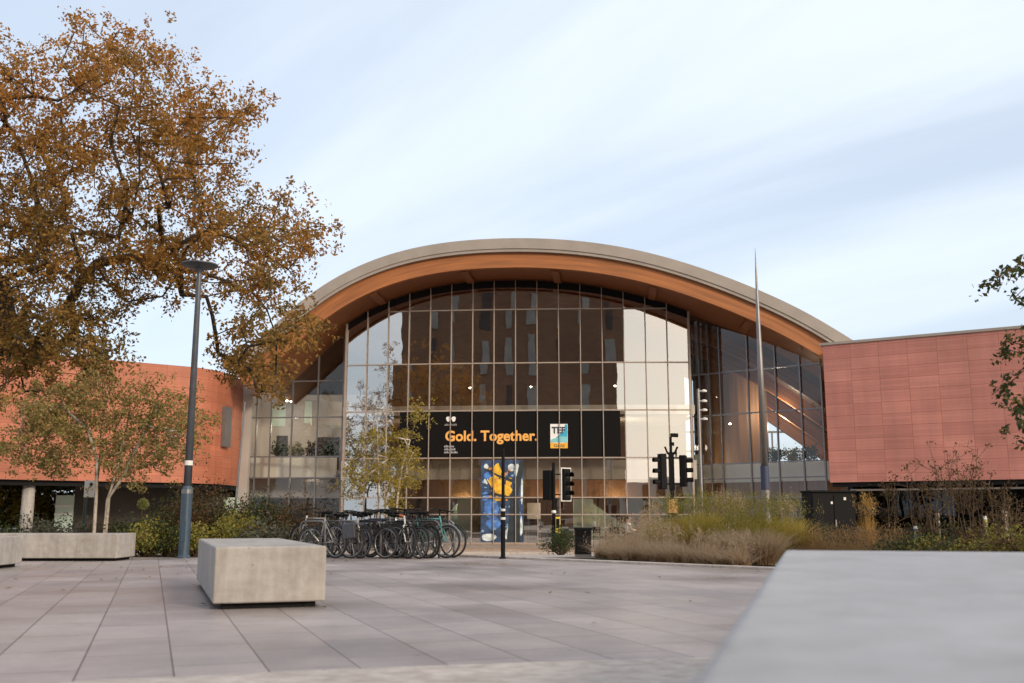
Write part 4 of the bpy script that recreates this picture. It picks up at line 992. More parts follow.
# twiggy bare shrub stems by the bikes
# hedge and autumn trees seen through the open ground floor at the left
for i, (px, Y, r_, h, lm, lab) in enumerate([(8, 60, 2.0, 4.4, 'yellow_leaf', 'yellow autumn bush seen under the left building, left of the concrete column'), (45, 61, 1.9, 4.2, 'lime_leaf', 'yellow-green bush seen under the left building, right of the concrete column'), (-30, 59, 2.2, 4.6, 'green_leaf', 'green bush at the far left under the building'), (26, 63, 2.4, 4.8, 'brown_leaf', 'brown bush standing behind the concrete column')]):
    mound('bush', lab, (xat(px, Y), Y), r_, h, M[lm], 7000, 0.2, 80+i, 'bush', 'bushes seen under the left building')
# lollipop seed head
e = empty('seed_head_plant', (xat(136, 24), 24, gz(24)), 'single round pale green seed head on a tall thin stem', 'plant')
top = at(140, 504, 23.8); mb = MB(); mb.tube([(0, 0, 0), (0.03, 0, 0.4), (top.x-e.location.x, 0, top.z-e.location.z)], [0.012, 0.01, 0.008], 5); mb.build('stem', M['twig'], e)
g = np.random.default_rng(3); D = g.normal(size=(700, 3)); D /= np.linalg.norm(D, axis=1)[:, None]; PP = D*0.13*g.uniform(0.5, 1, (700, 1))**0.4+np.array([top.x-e.location.x, 0, top.z-e.location.z])
V, Fq = leaf_quads(PP, 0.05, g, D=D*2); o = raw_mesh('head', V, Fq, leaf_mat('seed_head', [(0.28, 0.30, 0.10), (0.42, 0.42, 0.16)], 0.4)); o.parent = e

# right bed: blonde grass along the kerb, olive broom behind, feather grass and dry perennials
gi = 0
def on_edge(s_, off): return ep(s_, off)
for px, Y, r_, h in [(604, 21.6, .5, .42), (618, 21.0, .55, .45), (633, 20.4, .55, .5), (648, 20.1, .6, .52), (662, 19.6, .6, .5), (678, 19.2, .6, .52), (694, 18.9, .6, .48), (708, 18.5, .55, .45), (724, 18.1, .5, .42), (740, 17.8, .5, .4),
                     (612, 22.6, .6, .6), (640, 21.8, .65, .65), (668, 20.8, .65, .62), (628, 23.2, .6, .68), (655, 22.6, .65, .7)]:
    tuft('grass_clump', 'short blonde grass clump spilling over the pale kerb', (xat(px, Y), Y), r_, h, M['straw'], 300, 100+gi, 'grass clump', 'blonde grass clumps along the kerb', 1.2, 0.009, M['straw'], 16); gi += 1
for px, Y, r_, h, lab in [(672, 22.0, .9, .98, 'olive feathery shrub at the left end of the tall clumps'), (695, 21.4, .95, 1.0, 'olive feathery shrub behind the blonde grass, below the traffic lights'),
                          (718, 21.6, .95, 1.02, 'bright olive feathery shrub left of the tapering mast'), (742, 20.8, .95, 1.0, 'olive feathery shrub below the tapering mast'), (764, 20.2, .95, 1.0, 'olive feathery shrub just right of the tapering mast'),
                          (788, 20.6, .9, .98, 'olive feathery shrub left of the black cabinet'), (735, 19.2, .7, .72, 'brownish straw coloured clump low beside the kerb'), (762, 18.6, .7, .72, 'brownish straw coloured clump nearest to the concrete slab'), (704, 23.2, 1.0, 1.15, 'greenest feathery shrub at the back of the clumps')]:
    lean = tuft('feathery_shrub', lab, (xat(px, Y), Y), r_, h, M['green_blade'] if 'brown' not in lab else M['straw'], 1500, 100+gi, 'shrub', 'olive feathery shrubs of the right bed', 1.0, 0.009, M['lime_leaf'], 60); gi += 1
for px, Y, h, r_, lab in [(655, 25.5, 1.3, .5, 'tall straw coloured feather grass left of the orange board'), (643, 26.2, 1.05, .4, 'tall straw coloured feather grass at the left end of the bed'), (724, 25.0, 1.5, .55, 'tall pale feather grass left of the tapering mast'), (738, 24.4, 1.45, .5, 'tall pale feather grass touching the tapering mast'),
                          (789, 24.5, 1.35, .5, 'pale feather grass between mast and black cabinet'), (700, 25.5, 1.2, .4, 'thin feather grass below the camera pole'), (870, 23.2, 1.35, .38, 'golden upright grass right of the black cabinet')]:
    tuft('feather_grass', lab, (xat(px, Y), Y), r_, h*0.78, M['gold_blade'] if 'golden' in lab else M['straw'], 260, 100+gi, 'grass clump', 'feather grasses of the right bed', 0.9, 0.007, M['gold_blade'] if 'golden' in lab else M['straw'], 46); gi += 1
for px, Y, r_, h in [(822, 19.6, .7, .44), (845, 19.0, .7, .42), (866, 18.6, .7, .42), (888, 18.0, .7, .44), (836, 20.8, .7, .46), (858, 20.2, .7, .46), (880, 19.6, .7, .48), (900, 18.4, .6, .46), (812, 20.2, .6, .46)]:
    tuft('grass_clump', 'rusty brown grass clump in front of the black cabinet', (xat(px, Y), Y), r_, h, M['rust_blade'], 600, 100+gi, 'grass clump', 'rusty grass clumps beyond the near slab', 1.0, 0.008, M['rust_blade'], 24); gi += 1
for px, Y, r_, h, k in [(912, 17.6, .6, .55, 'green'), (932, 17.2, .55, .5, 'lime'), (950, 16.8, .6, .55, 'brown'), (968, 16.4, .6, .5, 'green'), (988, 16.0, .6, .55, 'lime'), (1008, 15.6, .6, .62, 'brown'), (1026, 15.4, .6, .7, 'lime'), (925, 19.2, .7, .75, 'brown'), (955, 18.8, .7, .7, 'green'), (985, 18.2, .7, .75, 'brown'), (1014, 17.6, .7, .8, 'lime')]:
    mound('low_plant', {'green': 'low dark green plant in the bed below the pink building', 'lime': 'low yellow-green plant in the bed below the pink building', 'brown': 'low brown plant in the bed below the pink building'}[k], (xat(px, Y), Y), r_, h, M[LM[k]], 1300, 0.055, 100+gi, 'plant', {'green': 'low green plants at the right', 'lime': 'low yellow-green plants at the right', 'brown': 'low brown plants at the right'}[k]); gi += 1
def perennial(px, Y, pyt, seed, lab):
    g = np.random.default_rng(seed); base = Vector((xat(px, Y), Y, gz(Y))); e = empty('dry_perennial', base, lab, 'plant', 'dry perennials before the pink building')
    hgt = zat(pyt, Y)-base.z; mb = MB(); heads = []
    for i in range(4):
        a = g.uniform(0, 6.28); sp = hgt*g.uniform(0.05, 0.22); h = hgt*g.uniform(0.7, 1.0); tp = Vector((sp*math.cos(a), sp*math.sin(a), h)); md = tp*0.5+Vector((g.normal()*0.04, 0, 0.05)); mb.tube([(0, 0, 0), md, tp], [0.012, 0.009, 0.005], 4)
        for j in range(7):
            f = g.uniform(0.45, 1.0); p = tp*f; q = p+Vector((g.normal()*0.2, g.normal()*0.2, g.uniform(0.08, 0.25)))*hgt*0.42; mb.tube([p, q], [0.006, 0.003], 3); heads.append(np.array(q))
            q2 = q*0.7+p*0.3+Vector((g.normal()*0.06, g.normal()*0.06, 0.09)); mb.tube([p*0.5+q*0.5, q2], [0.004, 0.003], 3); heads.append(np.array(q2))
    mb.build('stems', M['twig'], e)
    PP = np.concatenate([h_+g.normal(size=(7, 3))*0.03 for h_ in heads]); V, Fq = leaf_quads(PP, 0.045, g); o = raw_mesh('seed_heads', V, Fq, M['brown_leaf']); o.parent = e; o['kind'] = 'stuff'
for i, (px, Y, pyt, lab) in enumerate([(893, 20, 478, 'dry branching perennial nearest to the golden grass'), (921, 19.4, 462, 'dry branching perennial before the left part of the pink wall'), (938, 18.8, 470, 'thin dry perennial between the two taller ones'), (958, 19.0, 446, 'tall dry perennial reaching high up the pink wall'),
                                       (972, 18.0, 437, 'tallest dry perennial, its heads against the pink wall'), (984, 17.4, 466, 'dry perennial right of the tallest one'), (1004, 17.0, 470, 'dry perennial before the pale posts at the right'), (1018, 16.4, 480, 'dry perennial at the right edge')]):
    perennial(px, Y, pyt, 300+i, lab)
# clipped bush beside the bin
mound('clipped_bush', 'rounded olive bush between the signal pole and the litter bin', (xat(561, 30), 30), .55, .75, M['green_leaf'], 2200, 0.06, 77, 'shrub')
# planting on the first floor ledges inside
for i, (px, Y, wd, lm, lab) in enumerate([(280, 65.0, .55, 'green_leaf', 'dark green plant on the upper ledge inside the left glass, leftmost'), (296, 65.0, .5, 'lime_leaf', 'yellow-green plant on the upper ledge inside the left glass'), (314, 64.9, .5, 'brown_leaf', 'brownish plant on the upper ledge inside the left glass'), (330, 64.8, .4, 'green_leaf', 'green plant on the upper ledge inside the left glass, rightmost'),
                                          (773, 61.2, .55, 'green_leaf', 'dark green plant on the ledge inside the right glass, leftmost'), (792, 60.4, .55, 'lime_leaf', 'yellow-green plant on the ledge inside the right glass'), (810, 59.6, .5, 'green_leaf', 'green plant on the ledge inside the right glass, rightmost')]):
    z = (lrow[2] if px < 500 else rrow[2])+0.01
    e = mound('indoor_plant', lab, (xat(px, Y, 5), Y), wd, 1.0, M[lm], 500, 0.16, 500+i, 'plant', 'plants on the upper ledges'); e.location.z = z-0.02
# trees mirrored in the left end of the glass
g = np.random.default_rng(21)
for i, (x, y, hgt, lab) in enumerate([(-34, -8, 13, 'green tree mirrored low in the left end of the glass front'), (-42, -6, 16, 'taller green tree mirrored in the left end of the glass front'), (-39, -12, 11, 'shorter green tree mirrored beside the taller one')]):
    base = Vector((x, y, gz(y))); e = empty('tree', base, lab, 'tree', 'trees mirrored in the glass')
    tg = [np.array((x+g.normal()*2.4, y+g.normal()*2.4, hgt*0.68+g.normal()*hgt*0.16)) for _ in range(60)]
    arr, par, tips = grow(base, tg, g, 0.6, 0.3, [base, base+Vector((0, 0, hgt*0.2)), base+Vector((0, 0, hgt*0.35))]); skeleton_mesh('trunk', arr, par, 0.03, 0.5, M['bark'], e, 0.3)
    PP = np.concatenate([arr[t]+g.normal(size=(40, 3))*0.5 for t in tips]); V, Fq = leaf_quads(PP, 0.32, g); o = raw_mesh('crown', V-np.array(base), Fq, M['green_leaf']); o.parent = e

# fallen leaves on the slabs
g = np.random.default_rng(77); k = 420
PP = np.stack([g.uniform(-13, 5, k), 6.5+15*g.uniform(0, 1, k)**0.8, np.full(k, 0.014)], 1); PP = PP[(g.uniform(0, 1, k) < np.clip(0.9-0.06*(PP[:, 0]+13), 0.12, 1))]
V, Fq = leaf_quads(PP, 0.075, g, up=9.0); V[:, 2] = np.maximum(V[:, 2], 0.005)
o = raw_mesh('fallen_leaves', V, Fq, M['oak_leaf']); tag(o, 'scattered brown fallen leaves on the paving slabs', 'leaves', None, 'stuff')

# ------------------------------------------------------------------ concrete blocks
def block(name, label, x, y, z, wd, ln, h, rz, m=None, group='concrete seating blocks', feet=True):
    """front-left lower corner at x, y; runs away from the viewer along rz"""
    e = empty(name, (x, y, z), label, 'concrete block', group, rz)
    mb = MB(); mb.box((wd/2, ln/2, 0.055+(h-0.055)/2), (wd, ln, h-0.055)); mb.build('slab', m or M['concrete'], e, bevel=0.018, seg=3)
    mb = MB(); mb.box((wd/2, ln/2, 0.03), (wd-0.16, ln-0.16, 0.06)); mb.build('recessed_base', M['dark_metal'], e)
    for sx_ in (0.14, wd-0.14):
        mb = MB(); mb.box((sx_, 0.10, 0.028), (0.10, 0.06, 0.056)); mb.build('foot', M['dark_metal'], e)
    return e
q = at(213.5, 608, 9.8); 
block('concrete_block', 'square-ended pale concrete block standing alone in the middle of the slabs', xat(212, 9.55), 9.55, 0.0, 1.04, 3.9, 0.575, R(19.3))
block('concrete_block', 'long concrete bench block lying across the view behind the near left one', xat(-66, 20.0), 20.0, 0.0, 3.55, 1.0, 0.53, R(0.5))
block('concrete_block', 'concrete block cut off by the left edge of the picture', xat(-186, 16.6), 16.6, 0.0, 2.78, 1.2, 0.53, R(2))
sl = empty('concrete_slab_bench', (0.105, 0.85, 0.0), 'large grey concrete slab bench close up at the lower right', 'concrete bench', None, R(-16.3))
mb = MB(); mb.box((0.68, 2.36, 0.07+(0.68-0.07)/2), (1.36, 4.72, 0.61)); mb.build('slab', M['concrete_top'], sl, bevel=0.03, seg=4)
mb = MB(); mb.box((0.68, 2.36, 0.035), (1.2, 4.56, 0.07)); mb.build('recessed_base', M['dark_metal'], sl)

# ------------------------------------------------------------------ lamp, poles, signals
lp = empty('street_lamp', (xat(183.5, 21.6), 21.6, 0.0), 'tall slim street lamp with a flat round head and a thicker blue-grey foot', 'street lamp')
zb_ = zat(487, 21.6); zt = zat(266, 21.6)
mb = MB(); mb.lathe([(0.14, 0), (0.14, 0.03), (0.115, 0.06), (0.115, zb_-0.05), (0.085, zb_+0.02)], (0, 0, 0), 20); mb.build('foot_sleeve', M['lamp_blue'], lp, smooth=False)
mb = MB(); mb.lathe([(0.122, zb_-0.14), (0.122, zb_-0.05)], (0, 0, 0), 20); mb.build('collar', M['grey_metal'], lp)
mb = MB(); mb.lathe([(0.085, zb_+0.02), (0.055, zt-0.25), (0.05, zt)], (0, 0, 0), 16); mb.build('pole', M['lamp_grey'], lp, smooth=True)
mb = MB(); mb.lathe([(0.05, zt-0.16), (0.09, zt-0.08), (0.36, zt-0.01), (0.40, zt+0.01), (0.40, zt+0.035), (0.30, zt+0.06), (0.08, zt+0.08)], (0, 0, 0), 28); mb.build('lamp_head', M['lamp_grey'], lp)
mb = MB(); zz_ = zat(463, 21.6); mb.lathe([(0.088, zz_-0.05), (0.088, zz_+0.05)], (0, 0, 0), 16); mb.build('sticker', M['sign_white'], lp)
mb = MB(); mb.box((0, -0.117, 0.55), (0.09, 0.012, 0.42)); mb.build('access_door', M['lamp_blue'], lp)
# tapering mast
ms = empty('steel_mast', (xat(768, 30), 30, gz(30)), 'tall tapering steel mast ending in a needle point', 'mast')
zt = zat(248, 30)-ms.location.z; z1 = zat(490, 30)-ms.location.z; z2 = zat(466, 30)-ms.location.z
mb = MB(); mb.lathe([(0.15, 0), (0.15, 0.04), (0.125, 0.05), (0.12, z1)], n=18); mb.build('base_tube', M['steel'], ms, smooth=False)
mb = MB(); mb.lathe([(0.128, z1), (0.126, z2)], n=18); mb.build('blue_sleeve', M['blue'], ms)
mb = MB(); mb.lathe([(0.105, z2), (0.085, z2+(zt-z2)*0.45), (0.055, z2+(zt-z2)*0.72), (0.028, z2+(zt-z2)*0.9), (0.004, zt)], n=16); mb.build('needle', M['steel'], ms, smooth=True)
# camera pole with small arms
cpz = gz(34); cp = empty('camera_pole', (xat(703, 34), 34, cpz), 'thin pale pole with three short white arms beside the end of the glass', 'pole')
mb = MB(); mb.lathe([(0.12, 0), (0.12, 0.9), (0.06, 0.95), (0.05, zat(389, 34)-cpz)], n=12); mb.build('pole', M['steel'], cp)
for py in (391, 401, 410, 419):
    z = zat(py, 34)-cpz; mb = MB(); mb.lathe([(0.03, -0.04), (0.10, -0.03), (0.10, 0.02), (0.04, 0.05)], (0.2, 0, z), 10); mb.tube([(0, 0, z), (0.16, 0, z)], 0.02, 6); mb.build('arm_fitting', M['sign_white'], cp)
# slim dark post
ps = empty('slim_post', (xat(503, 21.2), 21.2, 0.0), 'slim dark post in front of the painted panel with two pale rings', 'post')
zt = zat(449, 21.2); mb = MB(); mb.lathe([(0.09, 0), (0.085, 0.02), (0.046, 0.05), (0.046, 1.1), (0.034, 1.14), (0.032, zt-0.02), (0.02, zt)], n=14); mb.build('post', M['dark_metal'], ps)
for py in (510, 518.5):
    z = zat(py, 21.2); mb = MB(); mb.lathe([(0.047, z-0.025), (0.051, z-0.02), (0.051, z+0.02), (0.047, z+0.025)], n=14); mb.build('ring', M['sign_white'], ps)
# traffic signals
def head(parent, x, y, zc, hgt, rz, border=True):
    """signal head facing along -y of its own frame turned by rz"""
    mr = Matrix.Translation((x, y, zc)) @ Matrix.Rotation(rz, 4, 'Z')
    def put(mb, nm, m, pr, **k):
        mb.v = [tuple(mr @ Vector(v)) for v in mb.v]; return mb.build(nm, m, pr, **k)
    mb = MB(); mb.box((0, 0, 0), (0.30, 0.22, hgt)); hd = put(mb, 'signal_head', M['dark_metal'], parent, bevel=0.02)
    if border:
        mb = MB(); mb.box((0, -0.01, 0), (0.46, 0.03, hgt+0.14)); put(mb, 'backing_board', M['sign_white'], hd)
        mb = MB(); mb.box((0, -0.03, 0), (0.38, 0.03, hgt+0.06)); put(mb, 'backing_board', M['dark_metal'], hd)
    for j in (-1, 0, 1):
        z = j*hgt*0.31; mb = MB()
        for i in range(12):  # hood: half tube above the lens
            pass
        ring = [(0.105*math.cos(t), 0.105*math.sin(t)) for t in np.linspace(-0.5, math.pi+0.5, 12)]
        mb.add([(a, -0.11, z+b_) for a, b_ in ring]+[(a, -0.33, z+b_) for a, b_ in ring], [(i, i+1, 13+i, 12+i) for i in range(11)]); put(mb, 'hood', M['dark_metal'], hd)
        mb = MB(); mb.add([(0.098*math.cos(t), -0.118, z+0.098*math.sin(t)) for t in np.linspace(0, 2*math.pi, 17)[:-1]], [tuple(range(16))]); put(mb, 'lens', M['lens'], hd)
    return hd
SY = 35.0; sz = gz(SY)
ts = empty('traffic_signal', (xat(554, SY), SY, sz), 'traffic signal pole with a white bordered head, left of the litter bin', 'traffic light', 'traffic lights')
zt = zat(463, SY)-sz; mb = MB(); mb.lathe([(0.085, 0), (0.085, 0.9), (0.06, 0.95), (0.057, zt), (0.02, zt+0.03)], n=14); mb.build('pole', M['dark_metal'], ts)
zc = zat(484.5, SY)-sz; head(ts, 0.42, -0.02, zc, 1.02, R(38), True); head(ts, -0.20, 0.05, zc-0.02, 1.02, R(150), False)
for z in (zc-0.35, zc+0.35): mb = MB(); mb.tube([(-0.2, 0, z), (0.4, 0, z)], 0.025, 6); mb.build('bracket', M['dark_metal'], ts)
zc = zat(525, SY)-sz; mb = MB(); mb.box((0.13, -0.08, zc), (0.16, 0.14, 0.55)); pbx = mb.build('push_button_box', M['yellow'], ts, bevel=0.015)
mb = MB(); mb.box((0.13, -0.155, zc+0.05), (0.12, 0.012, 0.32)); mb.build('box_face', M['dark_metal'], pbx)
mb = MB(); mb.lathe([(0.075, zc+0.40), (0.09, zc+0.44), (0.07, zc+0.50)], n=12); mb.build('pole_band', M['sign_white'], ts)
ts = empty('traffic_signal', (xat(673.5, SY), SY, sz), 'traffic signal pole with two dark heads and a camera on top', 'traffic light', 'traffic lights')
zt = zat(437, SY)-sz; mb = MB(); mb.lathe([(0.10, 0), (0.10, 1.1), (0.075, 1.15), (0.07, zat(455, SY)-sz), (0.045, zat(452, SY)-sz), (0.04, zt)], n=14); mb.build('pole', M['dark_metal'], ts)
mb = MB(); mb.box((0, 0, zat(471, SY)-sz), (0.17, 0.17, 1.3)); mb.build('control_tube', M['dark_metal'], ts)
head(ts, -0.33, -0.05, zat(471.5, SY)-sz, 1.22, R(-72), False); head(ts, 0.40, -0.05, zat(471, SY)-sz, 1.08, R(68), False)
for py in (458, 484): z = zat(py, SY)-sz; mb = MB(); mb.tube([(-0.34, 0, z), (0.4, 0, z)], 0.03, 6); mb.build('bracket', M['dark_metal'], ts)
mb = MB(); z = zat(436, SY)-sz; mb.box((0.12, -0.06, z+0.02), (0.24, 0.14, 0.13), 0.3); mb.box((0.03, 0, z-0.28), (0.16, 0.1, 0.12)); mb.build('camera', M['dark_metal'], ts)
mb = MB(); z = zat(452, SY)-sz
for sx_ in (-1, 1): mb.tube([(0, 0, z-0.1), (0.12*sx_, 0, z-0.05), (0.22*sx_, -0.05, z+0.18)], 0.035, 7)
mb.build('detector', M['dark_metal'], ts)
e = empty('notice_board', (xat(673.5, 34.0), 34.0, gz(34)), 'small orange-brown board below the two dark signal heads', 'board')
z0 = zat(513, 34)-gz(34); z1 = zat(499, 34)-gz(34); mb = MB(); mb.box((0, 0, (z0+z1)/2), (0.36, 0.05, z1-z0)); mb.build('board', M['orange_wood'], e, bevel=0.008)
for sx_ in (-0.12, 0.12): mb = MB(); mb.box((sx_, 0.05, z0/2), (0.05, 0.05, z0)); mb.build('leg', M['dark_metal'], e)
# thin columns and signs at the left
e = empty('lamp_column', (xat(233, 40), 40, gz(40)), 'thin grey column in front of the rounded end of the orange building', 'pole')
mb = MB(); zt = zat(402, 40)-gz(40); mb.lathe([(0.07, 0), (0.07, 0.9), (0.05, 0.95)], n=12); mb.build('foot_sleeve', M['grey_metal'], e); mb = MB(); mb.tube([(0, 0, 0.95), (0.22, 0, zt)], [0.05, 0.035], 10); mb.build('pole', M['grey_metal'], e)
e = empty('sign_post', (xat(82, 27), 27, gz(27)), 'dark green post carrying a small white sign, behind the birch', 'sign')
zt = zat(480, 27)-gz(27); mb = MB(); mb.lathe([(0.04, 0), (0.04, zt-0.02), (0.02, zt)], n=12); mb.build('post', M['green_post'], e)
z0 = zat(498, 27)-gz(27); mb = MB(); mb.box((0.10, -0.055, (z0+zt)/2), (0.27, 0.02, zt-z0-0.03)); sg = mb.build('sign_plate', M['sign_white'], e, bevel=0.006)
mb = MB(); mb.lathe([(0.045, -0.008), (0.045, 0.008)], (0, 0, 0), 16); mb.v = [(v[0]+0.15, -0.068+v[2]*0.5, (z0+zt)/2+0.12+v[1]) for v in mb.v]; mb.build('sign_mark', M['dark_wall'], sg)
# litter bin
bn = empty('litter_bin', (xat(583, 24.5), 24.5, gz(24.5)), 'square black litter bin at the edge of the slabs', 'litter bin')
bh = zat(527.5, 24.5)-gz(24.5); mb = MB(); mb.box((0, 0, bh*0.46+0.03), (0.38, 0.38, bh*0.9)); mb.build('body', M['dark_metal'], bn, R(0)) if False else mb.build('body', M['dark_metal'], bn, bevel=0.015)
mb = MB(); mb.box((0, 0, bh-0.03), (0.42, 0.42, 0.06)); mb.build('lid', M['dark_metal'], bn, bevel=0.012)
mb = MB(); mb.box((0, -0.193, bh*0.8), (0.3, 0.012, 0.14)); mb.build('slot', M['black'], bn)
mb = MB(); mb.box((0, 0, 0.025), (0.38, 0.38, 0.05)); mb.build('plinth', M['grey_metal'], bn)
# cabinet
cb = empty('utility_cabinet', (xat(836, 25), 25, gz(25)), 'large black utility cabinet behind the rusty grass', 'cabinet', None, R(6))
ch = zat(490.5, 25)-gz(25); cw = 1.12
mb = MB(); mb.box((0, 0.3, ch/2), (cw, 0.6, ch-0.08)); bd = mb.build('body', M['dark_metal'], cb, bevel=0.012)
mb = MB(); mb.box((0, 0.29, ch-0.02), (cw+0.06, 0.68, 0.05)); mb.build('roof', M['dark_metal'], cb, bevel=0.01)
for sx_ in (-0.27, 0.27):
    mb = MB(); mb.box((sx_, -0.008, ch/2), (0.52, 0.02, ch-0.2)); d_ = mb.build('door', M['dark_metal'], cb, bevel=0.005)
mb = MB(); mb.box((0.29, -0.025, ch-0.20), (0.06, 0.008, 0.07)); mb.box((-0.05, -0.025, ch-0.30), (0.05, 0.008, 0.06)); mb.build('sticker', M['sign_white'], cb)
mb = MB(); mb.box((0.03, -0.03, ch*0.5), (0.03, 0.03, 0.16)); mb.build('handle', M['grey_metal'], cb)
# posts in the right bed
for px, Y, pyt, m_, lab in [(941, 19, 513, 'wood_post', 'pale weathered post among the plants, leftmost of the pale posts'), (1009, 18.4, 509, 'wood_post', 'thick pale weathered post near the right edge'), (991, 18.6, 516, 'yellow', 'slanted yellowish post between the two pale ones'), (918, 19, 526, 'blue', 'short bluish post with a pale cap among the plants')]:
    e = empty('bed_post', (xat(px, Y), Y, gz(Y)), lab, 'post', 'posts in the right bed'); z = zat(pyt, Y)-gz(Y); wd = 0.10 if px > 1000 else 0.075
    mb = MB(); mb.tube([(0.0, 0, 0), (-0.04 if px == 991 else 0.0, 0, z*0.93)], [wd*0.5, wd*0.48], 8); mb.build('post', mat('faded_yellow', (0.45, 0.40, 0.18), 0.8) if m_ == 'yellow' else (mat('faded_blue', (0.14, 0.18, 0.26), 0.7) if m_ == 'blue' else M[m_]), e)
    mb = MB(); mb.tube([(-0.04 if px == 991 else 0.0, 0, z*0.93), (-0.045 if px == 991 else 0.0, 0, z)], [wd*0.56, wd*0.4], 8); mb.build('cap', M['sign_white'] if m_ != 'wood_post' else M['wood_post'], e)

# ------------------------------------------------------------------ bicycles
def ring_pts(r_, k, z=0.0): return [(r_*math.cos(t), z, r_*math.sin(t)) for t in np.linspace(0, 2*math.pi, k+1)[:-1]]
def make_bike():
    """along +x, wheels touching z = 0"""
    e = bpy.data.objects.new('bicycle', None); COL.objects.link(e)
    WR = 0.335; xf, xr = 0.53, -0.53
    for x in (xr, xf):
        mb = MB(); mb.tube([(x+p[0], 0, WR+p[2]) for p in ring_pts(WR-0.018, 36)], 0.018, 8, True); ty = mb.build('wheel', M['rubber'], e, smooth=True)
        mb = MB(); mb.tube([(x+p[0], 0, WR+p[2]) for p in ring_pts(WR-0.042, 36)], 0.011, 6, True)
        mb.build('rim', M['chrome'], ty, smooth=True)
        mb = MB()
        for i in range(20):
            t = i*2*math.pi/20; s_ = 0.03 if i % 2 else -0.03
            mb.tube([(x+0.02*math.cos(t), s_, WR+0.02*math.sin(t)), (x+(WR-0.045)*math.cos(t), 0, WR+(WR-0.045)*math.sin(t))], 0.0022, 3)
        mb.tube([(x, -0.05, WR), (x, 0.05, WR)], 0.02, 8); mb.build('spokes', M['chrome'], ty)
    bb = (-0.07, 0, 0.29); st_ = (-0.22, 0, 0.80); ht = (0.36, 0, 0.80); hb = (0.40, 0, 0.66)
    mb = MB(); mb.tube([bb, st_], 0.017, 8); mb.tube([st_, ht], 0.016, 8); mb.tube([bb, hb], 0.02, 8); mb.tube([hb, (0.345, 0, 0.86)], 0.02, 8)
    for s_ in (-1, 1):
        mb.tube([(bb[0], 0.03*s_, bb[2]), (xr, 0.06*s_, WR)], 0.010, 6); mb.tube([(st_[0], 0.02*s_, st_[2]-0.04), (xr, 0.06*s_, WR)], 0.009, 6)
    mb.build('frame', M['frame_default'], e, smooth=True)
    mb = MB()
    for s_ in (-1, 1): mb.tube([(0.405, 0.045*s_, 0.66), (0.455, 0.05*s_, 0.5), (xf, 0.055*s_, WR)], 0.012, 6)
    mb.tube([(0.405, -0.05, 0.66), (0.405, 0.05, 0.66)], 0.016, 6); mb.build('fork', M['frame_default'], e)
    mb = MB(); mb.tube([st_, (-0.25, 0, 0.90)], 0.013, 8); mb.build('seat_post', M['chrome'], e)
    mb = MB(); vs = []
    for x, wd, z in ((-0.40, 0.07, 0.935), (-0.36, 0.078, 0.945), (-0.27, 0.055, 0.93), (-0.18, 0.024, 0.925), (-0.12, 0.018, 0.918)):
        vs += [(x, -wd, z-0.02), (x, -wd*0.7, z+0.012), (x, wd*0.7, z+0.012), (x, wd, z-0.02), (x, 0, z-0.045)]
    fs = [(5*i+j, 5*i+(j+1) % 5, 5*(i+1)+(j+1) % 5, 5*(i+1)+j) for i in range(4) for j in range(5)]+[(4, 3, 2, 1, 0), (20, 21, 22, 23, 24)]
    mb.add(vs, fs); mb.build('saddle', M['dark_metal'], e, smooth=True)
    mb = MB(); mb.tube([(0.345, 0, 0.86), (0.34, 0, 0.97)], 0.014, 8); mb.tube([(0.34, 0, 0.97), (0.40, 0, 0.985)], 0.015, 8)
    mb.tube([(0.30, -0.29, 0.99), (0.36, -0.22, 1.0), (0.40, -0.05, 0.985), (0.40, 0.05, 0.985), (0.36, 0.22, 1.0), (0.30, 0.29, 0.99)], 0.012, 8); hbars = mb.build('handlebar', M['dark_metal'], e, smooth=True)
    for s_ in (-1, 1): mb = MB(); mb.tube([(0.27, 0.31*s_, 0.985), (0.33, 0.26*s_, 0.995)], 0.018, 8); mb.build('grip', M['rubber'], hbars)
    mb = MB(); mb.tube([(bb[0]+p[0], -0.05, bb[2]+p[2]) for p in ring_pts(0.085, 18)], 0.008, 5, True)
    mb.tube([(bb[0], -0.07, bb[2]), (bb[0]+0.12, -0.08, bb[2]-0.12)], 0.010, 6); mb.tube([(bb[0], 0.07, bb[2]), (bb[0]-0.12, 0.08, bb[2]+0.12)], 0.010, 6); mb.tube([(bb[0], -0.07, bb[2]), (bb[0], 0.07, bb[2])], 0.02, 6)
    mb.box((bb[0]+0.12, -0.12, bb[2]-0.12), (0.09, 0.08, 0.02)); mb.box((bb[0]-0.12, 0.12, bb[2]+0.12), (0.09, 0.08, 0.02))
    mb.tube([(bb[0], -0.05, bb[2]+0.08), (xr, -0.045, WR+0.035)], 0.004, 4); mb.tube([(bb[0], -0.05, bb[2]-0.08), (xr, -0.045, WR-0.035)], 0.004, 4); mb.build('crank', M['grey_metal'], e)
    for x, a0, a1 in ((xr, 20, 190), (xf, 10, 140)):
        mb = MB(); mb.tube([(x+(WR+0.025)*math.cos(R(t)), 0, WR+(WR+0.025)*math.sin(R(t))) for t in np.linspace(a0, a1, 14)], 0.013, 5); mb.build('mudguard', M['rubber'], e)
    return e
M['frame_default'] = mat('bike_grey', (0.06, 0.06, 0.065), 0.35, 0.3, 0.05, coat=0.3)
